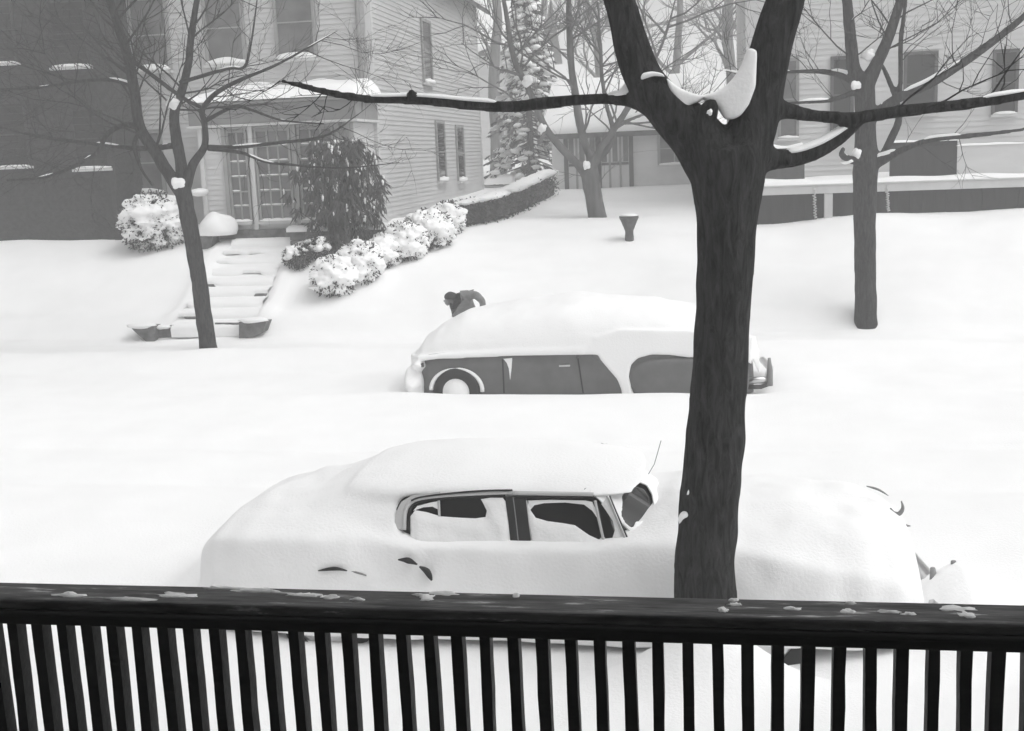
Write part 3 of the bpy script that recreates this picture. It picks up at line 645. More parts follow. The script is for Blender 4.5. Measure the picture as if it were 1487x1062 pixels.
# ------------------------------------------------------------------ stone steps up to the clapboard house
st = thing('stone_steps', 'snow-buried stone steps climbing to the clapboard house', 'steps', (-9.8, 21.7, .4))
NS = 9
for k in range(NS):
    t = k/(NS-1); y0 = 21.75+k*.39; cx = -9.72-.08*t; hw = .78-.02*k; zt = .525+k*.174
    part_box('step', (cx-hw, y0, zt-.35), (cx+hw, y0+.42, zt), 'step_stone', st, .012, .006)
    q = MB(); rows = []
    for i in range(13):
        x = cx-hw-.08+(2*hw+.16)*i/12; vis = .30+1.3*n3(x*1.6, k*3.7, 2)
        d = -.05+.05*n3(x*2, k*2.1); lip = .02 if vis > .5 else -.17
        rows.append([(x, y0+d-.01, zt+lip-.02), (x, y0+d-.03, zt+.05+lip*.4), (x, y0+.06, zt+.10), (x, y0+.3, zt+.12), (x, y0+.44, zt+.10)])
    q.grid(rows); q.build('step_snow', 'snow', st, True, fix=True)
def wall_piece(pix, Y, th, name, m, parent):
    q = MB(); q.slab([P(x, y, Y) for x, y in pix], (0, 1, 0), th); return q.build(name, m, parent, fix=True)
wall_piece([(188, 474), (224, 474), (224, 501), (214, 498), (200, 486)], 21.55, .3, 'cheek_wall', 'stone', st)
wall_piece([(226, 486), (238, 474), (252, 472), (252, 492), (226, 496)], 21.75, .3, 'cheek_wall', 'stone', st)
wall_piece([(347, 468), (387, 467), (381, 483), (370, 489), (347, 494)], 21.55, .3, 'cheek_wall', 'stone', st)
wall_piece([(312, 469), (347, 469), (347, 478), (312, 478)], 21.75, .25, 'curb_stone', 'stone', st)
wall_piece([(289, 341), (309, 341), (307, 372), (292, 360)], 24.7, .4, 'pier', 'stone', st)
for (x, y, wx, wy, Y) in [(206, 473, 22, 4, 21.65), (368, 465, 23, 4, 21.65), (240, 474, 15, 4, 21.85)]:
    c = P(x, y, Y); s = ppm(c); q = MB(); q.blob(c, wx/s, .22, wy/s, x, .25, 1.5, 14, 8); q.build('wall_snow', 'snow', st, True)
c = P(315, 327, 24.9); s = ppm(c); q = MB(); q.blob(c+Vector((0, 0, -.12)), 27/s, .4, 26/s, 5, .2, 1.3, 22, 12, flat=-.1); q.build('pier_snow', 'snow', st, True)
# planter wall under the evergreen
pw = thing('planter_wall', 'dark stone planter wall under the big evergreen bush', 'wall', (-8.2, 24.9, 1.9))
a = P(420, 336, 24.8); b = P(560, 325, 24.8)
z0 = 1.35; random.seed(12)
for row in range(4):
    x = a.x
    zt = a.z-.0
    hh = (zt-z0)/4
    while x < b.x-.05:
        wd = min(random.uniform(.25, .5), b.x-x); d = random.uniform(0, .03)
        part_box('stone', (x+.006, 24.8-d, z0+row*hh+.006), (x+wd-.006, 25.15, z0+(row+1)*hh-.006), 'stone', pw, .015, .006); x += wd
q = MB(); rows = []
for i in range(40):
    x = a.x-.05+(b.x-a.x+.1)*i/39; h = .10+.06*n3(x*2, 3)
    rows.append([(x, 24.74, a.z-.02), (x, 24.75, a.z+h*.6), (x, 24.95, a.z+h), (x, 25.25, a.z+h)])
q.grid(rows); q.build('wall_snow', 'snow', pw, True, fix=True)

# ------------------------------------------------------------------ shrubs
def leaf(q, p, d, ln, wd):
    d = d.normalized(); s = d.cross(Vector((random.gauss(0, 1), random.gauss(0, 1), random.gauss(0, 1)))); s = s.normalized()*wd; nn = s.cross(d).normalized()*wd*.4
    q.add([p, p+d*ln*.45+s+nn, p+d*ln, p+d*ln*.45-s+nn], [(0, 1, 2, 3)])
def snowy_shrub(name, label, c, rx, ry, rz, nblob, nleaf, seed, group=None, bs=.16, top_only=False, cat='shrub'):
    random.seed(seed); c = Vector(c); t = thing(name, label, cat, c, group)
    st_ = MB()
    for k in range(10):
        an = random.uniform(0, 6.28); e = c+Vector((math.cos(an)*rx*.6, math.sin(an)*ry*.6, rz*random.uniform(.9, 1.5)))
        st_.tube([c-Vector((0, 0, .1)), c.lerp(e, .5)+Vector((random.gauss(0, .04), random.gauss(0, .04), .02)), e], [.018, .013, .005], 5)
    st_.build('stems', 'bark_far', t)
    cen = c+Vector((0, 0, rz*.85)); lf = MB(); sb = MB()
    for k in range(nleaf):
        d = Vector((random.gauss(0, 1), random.gauss(0, 1), random.gauss(0, 1))).normalized()*random.uniform(.62, 1.12)
        p = cen+Vector((d.x*rx, d.y*ry, d.z*rz))
        if p.z < ground(p.x, p.y)-.02: continue
        leaf(lf, p, d+Vector((random.gauss(0, .6), random.gauss(0, .6), -.3+random.gauss(0, .5))), random.uniform(.05, .11), random.uniform(.012, .024))
    for k in range(nblob):
        d = Vector((random.gauss(0, 1), random.gauss(0, 1), abs(random.gauss(0, .9)) if (top_only or random.random() < .62) else -abs(random.gauss(0, .6)))).normalized()*random.uniform(.78, 1.0)
        p = cen+Vector((d.x*rx, d.y*ry, d.z*rz)); s = bs*random.uniform(.55, 1.2)
        if p.z < ground(p.x, p.y)-.05: continue
        s *= random.choice((.45, .6, .8, 1.0, 1.25)); sb.blob(p, s*random.uniform(.7, 1.3), s*random.uniform(.7, 1.3), s*random.uniform(.45, .8), seed+k, .7, 2.2, 10, 7)
    o = lf.build('leaves', 'leaf', t); o['kind'] = 'stuff'
    o = sb.build('snow', 'snow', t, True); o['kind'] = 'stuff'; soften(o, .028 if bs > .1 else .02, 3)
    return t
c = G(212, 372); c.y += .5; c.z = ground(c.x, c.y)
snowy_shrub('snowy_shrub', 'rounded shrub bent under heavy snow beside the dark shingled house', c, (.74), .62, .64, 330, 3600, 5, bs=.16)
hd = [(482, 436, .42, .40, 'lowest snow-heaped hedge shrub, nearest the street'), (518, 418, .42, .42, 'second snow-heaped hedge shrub from the street'), (552, 392, .36, .30, 'third snow-heaped hedge shrub from the street, with dark lower leaves'),
      (585, 382, .40, .36, 'fourth hedge shrub from the street, dark leaves showing under snow'), (620, 364, .44, .36, 'fifth hedge shrub from the street, broad snow cap'), (648, 343, .28, .30, 'topmost small snow-capped hedge shrub by the clapboard side wall')]
for i, (x, y, rx, rz, lb_) in enumerate(hd):
    c = G(x, y); c.y += .25; c.z = ground(c.x, c.y); s = 1.0+.05*i
    snowy_shrub('hedge_shrub', lb_, c, rx*s, rx*s*.95, rz*s, 300, 1900, 60+i, 'snow-laden shrubs along the drive', .12)
for i, (x, y, r_, lb_) in enumerate([(432, 388, .26, 'small sparse snowy plant below the planter wall, nearest the steps'), (462, 376, .3, 'small snow-dusted plant below the middle of the planter wall')]):
    c = G(x, y); snowy_shrub('low_plant', lb_, c, r_, r_, r_*.9, 30, 700, 90+i, 'low plants below the planter wall', .08, True, 'plant')

# drooping evergreen: clusters of hanging leaves
random.seed(77)
ec = Vector((P(492, 340, 24.6).x, 24.55, ground(-8, 24.5)-.05))
eb = thing('evergreen_bush', 'large dark evergreen bush with drooping leaves before the sun porch', 'bush', ec)
stm = MB(); lf = MB(); sb = MB()
ez0 = P(492, 352, 24.55).z; ez1 = P(492, 203, 24.55).z
for k in range(190):
    t = random.random()**.8; z = ez0+(ez1-ez0)*t
    half = lerp_tab(t, [(0, .7), (.15, .98), (.4, 1.12), (.65, 1.05), (.85, .82), (1, .5)])*(.75+.5*random.random()**2+.18*n3(t*5, k*.01, 2))
    an = random.uniform(0, 6.28); rr = math.sqrt(random.random())*half
    p = Vector((ec.x+.03+rr*math.cos(an)*(1.0), ec.y+.12+rr*math.sin(an)*.55, z))
    base = Vector((ec.x+random.uniform(-.15, .15), ec.y+random.uniform(-.1, .1), ez0-.3))
    if k % 3 == 0: stm.tube([base, base.lerp(p, .5)+Vector((0, 0, .25)), p], [.022, .014, .005], 5)
    outd = Vector((math.cos(an), math.sin(an)*.6, 0))
    for j in range(random.randint(14, 22)):
        d = outd*random.uniform(-.1, .55)+Vector((random.gauss(0, .32), random.gauss(0, .32), -random.uniform(.5, 1.2)))
        leaf(lf, p+Vector((random.gauss(0, .05), random.gauss(0, .05), random.gauss(0, .05))), d, random.uniform(.16, .32), random.uniform(.018, .034))
    for j in range(random.choice((0, 1, 1, 2))):
        sb.blob(p+Vector((random.gauss(0, .07), random.gauss(-.03, .07), random.gauss(0, .07))), random.uniform(.012, .03), random.uniform(.012, .03), random.uniform(.025, .075), k*3+j, .6, 1.8, 7, 5)
stm.build('stems', 'bark', eb)
o = lf.build('leaves', 'leaf', eb); o['kind'] = 'stuff'
o = sb.build('snow', 'snow', eb, True); o['kind'] = 'stuff'

# long clipped hedge climbing beside the drive to the garage
random.seed(9)
hp = [G(x, y) for x, y in [(665, 332), (690, 328), (715, 322), (745, 310), (770, 298), (797, 284)]]
hg = thing('clipped_hedge', 'long dark clipped hedge beside the drive, snow along its top', 'hedge', hp[0])
lf = MB(); sb = MB(); core = MB()
path = cr([(p, .1) for p in hp], 14)
for i, (p, _) in enumerate(path):
    t = i/(len(path)-1); hh = .55+.12*t; 
    for k in range(80):
        q_ = p+Vector((random.uniform(-.28, .28), random.uniform(0, .5), random.uniform(.0, hh))); q_.z += ground(q_.x, q_.y)-p.z
        leaf(lf, q_, Vector((random.gauss(0, 1), random.gauss(-.4, 1), random.gauss(0, 1))), random.uniform(.06, .12), .022)
    if random.random() < .25+.75*t:
        sb.blob(p+Vector((0, .26, hh+.01)), .3, .32, .05+.05*t, i, .35, 1.6, 10, 6)
core.grid([[p+Vector((-.2, .05, -.1)), p+Vector((-.2, .05, .42)), p+Vector((.1, .45, .42)), p+Vector((.1, .45, -.1))] for p, _ in path])
core.build('branches', 'leaf', hg)
o = lf.build('leaves', 'leaf', hg); o['kind'] = 'stuff'; o = sb.build('snow', 'snow', hg, True); o['kind'] = 'stuff'

# ------------------------------------------------------------------ garden urn
uc = G(914, 349); s = ppm(uc)
ur = thing('garden_urn', 'dark flared garden urn standing alone on the snowy slope', 'urn', uc)
q = MB(); prof = [(6.5, -6), (6.5, 0), (6.5, 5), (6, 9), (6, 13), (7.5, 17), (9.5, 22), (12, 28), (14, 32), (14, 35)]
q.grid([[(uc.x+r_/s*math.cos(2*math.pi*k/20), uc.y+r_/s*math.sin(2*math.pi*k/20), uc.z+h/s) for k in range(20)] for r_, h in prof], close=True); q.build('bowl', 'iron', ur, True)
q = MB(); q.blob(uc+Vector((0, 0, 35/s)), 13.3/s, 13.3/s, 3.5/s, 2, .15, 1.5, 18, 8); q.build('snow', 'snow', ur, True)

# ------------------------------------------------------------------ cars
def loft(stations, W, zb, y_near, dirx, x0, npt=26, nst=90, off=0.0, amp=0.0, fr=1.5, seed=0, side_amp=0.0, pw=.62, crisp=False):
    """closed hull skin from tail to nose; stations (x, shoulder z, centre z, inset)"""
    rows = []; L0, L1 = stations[0][0], stations[-1][0]
    for i in range(nst+1):
        t = i/nst; x = L0+(L1-L0)*t; zs, zc, ins = lerp_tab(x, stations)
        row = []; hw = W/2-ins+off; cy = y_near+W/2
        zlow = zs-(.02 if crisp else .14)
        side = [(-1, zb+(zlow-zb)*k/6) for k in range(6)]
        arc = []
        for k in range(npt+1):
            a = math.pi*k/npt; c, s_ = math.cos(a), math.sin(a)
            if crisp:
                u_ = -1+2*k/npt; arc.append((u_, zs+(zc-zs)*(1-abs(u_)**2.4)))
            else: arc.append((-math.copysign(abs(c)**pw, c), zlow+(zc-zlow)*abs(s_)**pw))
        pr = side+arc+[(1, z) for _, z in reversed(side)]
        for u, z in pr:
            X = x0+dirx*x; y = cy+u*hw
            if side_amp and abs(u) > .97 and u < 0:
                bul = .05*max(0, 1-((z-.62)/.36)**2)
                y += -bul*.6
            dn = n3(X*fr+seed, y*fr, z*fr*1.3)+.5*n3(X*fr*2.7+seed, y*fr*2.7, z*fr*2.9)
            if u < -.97: y -= side_amp*dn*1.2; z2 = z
            else: z2 = z+amp*dn*min(1, max(0, (z-zlow)*6))
            row.append((X, y, z2 if z > zb+.001 else z))
        rows.append(row)
    mb = MB(); mb.grid(rows, close=True); n = len(rows[0]); mb.f.append(tuple(reversed(range(n)))); mb.f.append(tuple(len(mb.v)-n+k for k in range(n)))
    return mb

def wheel(parent, c, r, wd, side=-1, hub='chrome'):
    c = Vector(c); q = MB(); rows = []
    for rr, yy in ((r*.58, -.5), (r*.75, -.56), (r*.93, -.45), (r, -.25), (r, .25), (r*.93, .45), (r*.6, .5)):
        rows.append([c+Vector((rr*math.cos(2*math.pi*k/28), yy*wd, rr*math.sin(2*math.pi*k/28))) for k in range(28)])
    q.grid(rows, close=True); ty = q.build('tyre', 'rubber', parent, True)
    q = MB(); rows = []
    for rr, yy in ((r*.6, -.44), (r*.45, -.46), (r*.40, -.56), (r*.2, -.62), (.001, -.64)):
        rows.append([c+Vector((rr*math.cos(2*math.pi*k/24), yy*wd, rr*math.sin(2*math.pi*k/24))) for k in range(24)])
    q.grid(rows, close=True); q.build('hubcap', hub, parent, True)

# ---- near car: nose to the right, buried to its windows
NY, NX0, NW = 7.75, -3.80, 1.86
nc = thing('parked_sedan', 'rounded sedan buried in snow beside the big forked tree, only side windows clear', 'car', (NX0+2.6, NY+.93, .1))
body = [(0, .62, .64, .38), (.10, .72, .78, .2), (.35, .80, .95, .08), (.8, .85, 1.05, .02), (1.3, .88, 1.06, 0), (2.2, .90, .98, 0), (3.25, .93, 1.0, .0), (4.2, .86, .98, .02), (4.8, .76, .92, .08), (5.1, .64, .8, .22), (5.2, .54, .6, .40)]
loft(body, NW, .3, NY+.02, 1, NX0, nst=80).build('body', 'paint_dark', nc, True, fix=True)
# cabin: rounded outlines stacked
def outline(xa, xb, ins, r, n=7):
    y0, y1 = NY+ins, NY+NW-ins; pts = []
    for (cx, cy, a0) in ((xb-r, y1-r, 0), (xa+r, y1-r, 90), (xa+r, y0+r, 180), (xb-r, y0+r, 270)):
        for k in range(n):
            a = R(a0+90*k/(n-1)); pts.append((cx+r*math.cos(a), cy+r*math.sin(a)))
    return pts
CAB = [(.86, NX0+.95, NX0+3.42, .10, .30), (.98, NX0+1.05, NX0+3.36, .12, .30), (1.16, NX0+1.28, NX0+3.18, .17, .32), (1.30, NX0+1.48, NX0+3.02, .22, .34), (1.325, NX0+1.60, NX0+2.85, .36, .4), (1.345, NX0+1.9, NX0+2.6, .6, .3)]
q = MB(); q.grid([[(x, y, z) for x, y in outline(xa, xb, i_, r_)] for z, xa, xb, i_, r_ in CAB], close=True); n = len(q.v); q.f.append(tuple(range(n-28, n)))
q.build('cabin', 'paint_dark', nc, True, fix=True)
def SIDE(x, y, d=0.0):
    """pixel to the slanted side-glass plane of the near car; d = distance proud of it"""
    v = ray(x, y); p0 = Vector((0, NY+.12, .98)); nrm = Vector((0, -.33, .10)).normalized(); nrm = Vector((0, -.957, .29))
    t = ((p0+nrm*(d+.012))-CAM).dot(nrm)/v.dot(nrm); return CAM+v*t
SN = Vector((0, -.957, .29))
def side_piece(name, pix, m, d0, th, par=nc, bv=0, n=4, smooth=True):
    pts = [SIDE(x, y, d0) for x, y in pix]
    if n > 1:
        c_ = [(p, 1.0) for p in pts]+[(pts[0], 1.0)]; pts = [p for p, _ in c_[:-1]]
    q = MB(); q.slab(pts, SN, th); o = q.build(name, m, par, fix=True)
    if bv: bevel(o, bv, 3)
    return o
rear_g = [(597, 772), (597, 750), (601, 738), (610, 731), (640, 727), (690, 723), (733, 722), (741, 790), (700, 790), (640, 786)]
front_g = [(766, 728), (800, 724), (850, 724), (862, 726), (872, 786), (830, 792), (775, 791)]
vent_g = [(868, 730), (874, 732), (884, 748), (897, 788), (880, 788)]
wr = side_piece('rear_door_window', rear_g, 'glass', .004, .006)
wf = side_piece('front_door_window', front_g, 'glass', .004, .006)
wv = side_piece('vent_window', vent_g, 'glass', .004, .006)
side_piece('centre_pillar', [(735, 722), (764, 722), (773, 800), (743, 800)], 'paint_dark', .006, .016, bv=.004)
side_piece('rear_pillar', [(572, 768), (575, 745), (583, 729), (598, 720), (640, 714), (640, 720), (606, 726), (594, 735), (589, 748), (588, 770)], 'trim_pale', .004, .01, bv=.003)
def side_tube(name, pix, r_, m, d=.01, par=nc):
    pts = cr([(SIDE(x, y, d), r_) for x, y in pix], 5); q = MB(); q.tube([a for a, _ in pts], r_, 8); return q.build(name, m, par, True)
side_tube('window_frame', [(594, 772), (594, 750), (598, 737), (608, 729), (640, 724), (690, 721), (734, 719)], .010, 'rubber', .010)  # dark seal, also colouring in the shade along the window top
side_tube('window_moulding', [(587, 770), (588, 748), (593, 734), (606, 725), (640, 720), (690, 717), (745, 715)], .016, 'trim_pale', .014)
side_tube('drip_rail', [(597, 727), (612, 722), (650, 717), (700, 713), (744, 712)], .007, 'rubber', .034)
side_tube('drip_rail', [(746, 716), (800, 717), (862, 718)], .016, 'trim_pale', .022)
side_tube('window_frame', [(747, 722), (800, 721.5), (863, 721.5)], .010, 'rubber', .020)  # dark tube drawn for the shade line under the pale drip rail
side_tube('window_frame', [(764, 727), (768, 760), (775, 792)], .009, 'trim_pale', .012)
side_tube('vent_divider', [(864, 727), (869, 752), (877, 787)], .010, 'trim_pale', .016)
side_tube('rear_window_divider', [(637, 727), (638, 750)], .010, 'trim_pale', .014)
side_tube('pillar_seam', [(745, 722), (748, 745), (753, 790)], .004, 'frieze', .022)
ap = side_tube('windscreen_pillar', [(882, 720), (892, 744), (910, 787)], .012, 'chrome', .02)
side_tube('pillar_seal', [(885, 720), (895, 744), (913, 786)], .006, 'rubber', .022)
# snow plastered over the lower side glass
def snow_sheet(name, pix, th, d=.012):
    """pillow of snow stuck on the side glass, outline traced, thick in the middle and thin at the rim"""
    pts = [SIDE(x, y, d) for x, y in pix]; bmx = bmesh.new(); vs = [bmx.verts.new(p) for p in pts]; bmx.faces.new(vs)
    bmesh.ops.triangulate(bmx, faces=bmx.faces[:])
    for _ in range(4):
        ed = [e for e in bmx.edges if e.calc_length() > .03]
        if not ed: break
        bmesh.ops.subdivide_edges(bmx, edges=ed, cuts=1); bmesh.ops.triangulate(bmx, faces=[f for f in bmx.faces if len(f.verts) > 3])
    bd = [(v.co.copy()) for v in bmx.verts if v.is_boundary]
    for v in bmx.verts:
        dd = min((v.co-b_).length for b_ in bd); k = math.sqrt(min(1, dd/.06))
        v.co = v.co+SN*(th*k*(1+.5*noise.noise(v.co*9)))
    wm = world_of(nc)
    for v in bmx.verts: v.co -= wm
    bmesh.ops.recalc_face_normals(bmx, faces=bmx.faces[:])
    me = bpy.data.meshes.new(name); bmx.to_mesh(me); bmx.free(); me.materials.append(M['snow']); me.polygons.foreach_set('use_smooth', [True]*len(me.polygons))
    o = bpy.data.objects.new(name, me); COL.objects.link(o); o.parent = nc; return o
snow_sheet('window_snow', [(596, 800), (596, 768), (596, 750), (603, 741), (620, 744), (640, 750), (668, 752), (690, 753), (705, 751), (707, 742), (701, 730), (698, 725), (712, 723), (730, 723), (734, 728), (740, 770), (743, 800), (700, 806), (640, 806)], .03)
snow_sheet('window_snow', [(600, 742), (606, 735), (625, 730), (636, 728), (636, 740), (628, 736), (615, 737)], .008)
snow_sheet('window_snow', [(773, 800), (770, 770), (766, 742), (767, 730), (771, 742), (778, 752), (795, 757), (818, 760), (835, 763), (845, 770), (855, 777), (868, 783), (874, 788), (885, 786), (897, 790), (905, 800), (860, 812), (800, 812)], .03)
snow_sheet('window_snow', [(767, 727), (800, 726), (850, 727), (860, 729), (866, 742), (869, 755), (860, 742), (848, 733), (820, 730), (790, 731), (776, 734), (769, 742)], .010)
snow_sheet('window_snow', [(873, 732), (882, 722), (892, 746), (908, 788), (899, 792), (889, 782), (893, 770), (890, 757), (880, 742)], .014)
# windscreen with snow round a clear patch
def WS(s, t, d=0.0):
    """s across from near pillar (0) to far (1), t up"""
    y = NY+.2+t*.06+s*(NW-.4-t*.12); bow = .30*(1-.5*max(0, t))*max(0, 1-(2*s-1)**2)**.7
    x = NX0+3.22-t*.32+bow; z = .98+t*.33
    return Vector((x, y, z))+Vector((.70, 0, .71))*d
q = MB(); q.grid([[WS(s/24, t/8, .02) for s in range(25)] for t in range(9)]); ws = q.build('windscreen', 'glass', nc, True, fix=True)
hole = [(903, 738), (903, 722), (912, 708), (926, 701), (938, 706), (945, 718), (948, 735), (944, 748), (934, 757), (922, 759), (916, 768), (908, 760), (902, 750)]
def inpoly(x, y, pl):
    r_ = False; j = len(pl)-1
    for i in range(len(pl)):
        if (pl[i][1] > y) != (pl[j][1] > y) and x < (pl[j][0]-pl[i][0])*(y-pl[i][1])/(pl[j][1]-pl[i][1])+pl[i][0]: r_ = not r_
        j = i
    return r_
q = MB(); NSs, NTt = 240, 60; vv = {}
for i in range(NSs+1):
    for j in range(NTt+1):
        s, t = i/NSs, -.12+1.06*j/NTt; vv[i, j] = WS(s, t, .035+.010*n3(s*7, t*4, 3))
        q.v.append(tuple(vv[i, j]))
for i in range(NSs):
    for j in range(NTt):
        px, py = proj((vv[i, j]+vv[i+1, j+1])/2)
        if inpoly(px, py, hole) and i < NSs*.5: continue
        o_ = i*(NTt+1)+j; q.f.append((o_, o_+NTt+1, o_+NTt+2, o_+1))
o = q.build('windscreen_snow', 'snow', nc, True, fix=True)
s_ = o.modifiers.new('soft', 'SMOOTH'); s_.iterations = 8; s_.factor = .5
md = o.modifiers.new('thick', 'SOLIDIFY'); md.thickness = .012; md.offset = 1
q = MB(); a = P(933, 703, 9.0); b = P(960, 640, 9.05); q.tube([Vector((a.x, 9.0, .95)), a, a.lerp(b, .5)+Vector((.02, 0, -.015)), b], .0035, 6); q.build('aerial', 'frieze', nc, True)
# snow on the car
sn = [(-.06, .72, .74, .34), (.02, .88, .92, .18), (.18, .97, 1.05, .07), (.45, 1.01, 1.15, .02), (.8, 1.03, 1.23, .0), (1.15, 1.02, 1.29, -.01), (1.36, 1.0, 1.29, -.01), (1.52, .99, 1.12, -.01), (1.8, .98, 1.0, -.01),
      (2.9, .99, 1.0, -.01), (3.25, 1.02, 1.06, -.01), (3.6, 1.02, 1.18, -.01), (4.12, .95, 1.17, 0), (4.8, .82, 1.12, .02), (5.05, .74, 1.06, .08), (5.2, .64, .94, .18), (5.28, .5, .66, .36)]
snb = loft(sn, NW, .26, NY-.03, 1, NX0, npt=60, nst=240, amp=.05, side_amp=.05, fr=2.3, seed=4, crisp=True)
rows = []
for i in range(61):
    t = i/60; x = NX0+1.12+(3.22-1.12)*t
    zc = lerp_tab(x-NX0, [(1.12, 1.33), (1.4, 1.375), (1.9, 1.41), (2.3, 1.40), (2.6, 1.375), (2.85, 1.345), (3.05, 1.31), (3.22, 1.272)]); row = []
    en = min(1, math.sqrt(min(t*6+.05, (1-t)*6+.05, 1)))
    for k in range(37):
        a = math.pi*k/36; c_, s_ = math.cos(a), math.sin(a); hw = (NW/2-.185)*(.72+.28*en); z0_ = 1.262
        zz = z0_+(zc-z0_)*abs(s_)**.6
        row.append((x+.20*abs(s_)**.8*sstep(.55, 1, t), NY+NW/2-math.copysign(abs(c_)**.6, c_)*hw, zz+.012*n3(x*2.5, k*.15, 6)*abs(s_)))
    rows.append(row)
snb.grid(rows, close=True); n = len(snb.v); snb.f.append(tuple(n-1-k for k in range(37))); snb.f.append(tuple(n-61*37+k for k in range(37)))
rows = []
for i in range(31):
    t = i/30; x = NX0+.35+(1.57-.35)*t; k_ = sstep(-.1, .9, t); half = [(.03, .93), (.07, 1.02), (.14, 1.14), (.23, 1.25), (.36, 1.32), (.6, 1.36), (.93, 1.375)]
    pr = [(y_, .93+(z_-.93)*(.25+.75*k_)) for y_, z_ in half]; pr += [(NW-y_, z_) for y_, z_ in reversed(pr[:-1])]
    rows.append([(x, NY+y_, z_) for y_, z_ in pr])
snb.grid(rows, close=True); n = len(snb.v); m_ = len(rows[0]); snb.f.append(tuple(n-1-k for k in range(m_))); snb.f.append(tuple(n-31*m_+k for k in range(m_)))
o = snb.build('body_snow', 'snow', nc, True, fix=True); soften(o, .022, 34)
# dark bits showing through on the flank: wheel-arch lip, stone guard
def near_piece(name, pix, Y, m, th=.03):
    q = MB(); q.slab([P(x, y, Y) for x, y in pix], (0, -1, 0), th); o = q.build(name, m, nc, fix=True); bevel(o, .008, 2); return o
def near_tube(name, pix, r_, m, dy=-.075):
    pa = cr([(P(x, y, NY+dy), r_) for x, y in pix], 6); q = MB(); n_ = len(pa)-1
    q.tube([p for p, _ in pa], [r_*(.25+.9*math.sin(math.pi*min(.97, max(.03, i/n_)))*(1+.5*n3(p.x*14, 3))) for i, (p, _) in enumerate(pa)], 8); return q.build(name, m, nc, True)
near_tube('wheel_arch_lip', [(446, 834), (465, 826), (488, 824), (508, 828), (532, 836)], .016, 'frieze', -.045)
near_tube('wheel_arch_lip', [(462, 829), (486, 826), (504, 829)], .012, 'rubber', -.085)
near_tube('stone_guard', [(578, 813), (592, 814), (606, 820)], .016, 'rubber', -.085)
near_tube('stone_guard', [(609, 823), (620, 830), (627, 843)], .019, 'rubber', -.085)
for (x, y, r_) in [(480, 940, .34), (1108, 925, .35)]:
    p = P(x, y, NY+.1); wheel(nc, (p.x, NY+.09, .36), r_, .17)
# front end: head lamp rim, bumper guards under snow
for nm, pix, r_ in [('headlamp_rim', [(1293, 738), (1298, 745), (1306, 746), (1311, 738), (1309, 728)], .012), ('bonnet_edge', [(1258, 706), (1275, 711), (1290, 720)], .006), ('bonnet_trim', [(1288, 767), (1304, 763), (1322, 764)], .011), ('grille_bar', [(1292, 768), (1308, 773), (1317, 784), (1312, 796)], .013)]:
    q = MB(); pa = cr([(P(x, y, 8.62), r_) for x, y in pix], 5); q.tube([p for p, _ in pa], [r_*(.35+1.1*math.sin(math.pi*min(.97, i/(len(pa)-1)+.03))) for i in range(len(pa))], 8); q.build(nm, 'frieze', nc, True)
q = MB(); q.tube([(NX0+5.22, NY+.15, .42), (NX0+5.36, NY+.4, .43), (NX0+5.42, NY+.93, .43), (NX0+5.36, NY+1.46, .43), (NX0+5.22, NY+1.7, .42)], .055, 10); q.build('front_bumper', 'chrome', nc, True)
for (x, y) in [(1356, 842), (1386, 832)]:
    p = P(x, y, 8.45); q = MB(); q.tube([(p.x, 8.45, .42), (p.x, 8.45, p.z), (p.x-.01, 8.45, p.z+.09)], [.035, .03, .018], 8); q.build('bumper_guard', 'frieze', nc, True)

# ---- far car: nose to the left, flank showing
FYc, FX1, FW = 16.2, 0.62, 1.84
fc = thing('grey_car', 'long grey car across the street, snow heaped over roof and bonnet', 'car', (-1.7, FYc+.9, .2))
fb = [(0, .55, .6, .3), (.12, .68, .8, .12), (.5, .80, .95, .02), (1.2, .84, 1.05, 0), (2.6, .86, 1.05, 0), (3.4, .86, 1.0, 0), (4.4, .85, .95, .0), (4.85, .84, .9, .02), (5.05, .80, .82, .12), (5.13, .6, .62, .3)]
fb = [(a*.95, b, c, d) for a, b, c, d in fb]
loft(fb, FW, .25, FYc, -1, FX1, nst=80, pw=.5).build('body', 'paint_grey', fc, True, fix=True)
def farp(name, pix, Y, m, th, bv=.01, par=None):
    q = MB(); q.slab([P(x, y, Y) for x, y in pix], (0, -1, 0), th); o = q.build(name, m, par or fc, fix=True)
    if bv: bevel(o, bv, 2)
    return o
# rear wing bulging from the flank
q = MB(); rows = []
cxw = -.27
for i in range(11):
    a = i/10*math.pi/2; k = math.cos(a); pts = []
    for j in range(33):
        b_ = 2*math.pi*j/32; cb, sb_ = math.cos(b_), math.sin(b_)
        pts.append((cxw+math.copysign(abs(cb)**.6, cb)*.82*(.75+.25*k), FYc-.075*math.sin(a), .50+math.copysign(abs(sb_)**.55, sb_)*.30*(.7+.3*k)))
    rows.append(pts)
q.grid(rows, close=True); q.f.append(tuple(len(q.v)-33+j for j in range(33))); q.build('rear_wing', 'paint_grey', fc, True, fix=True)
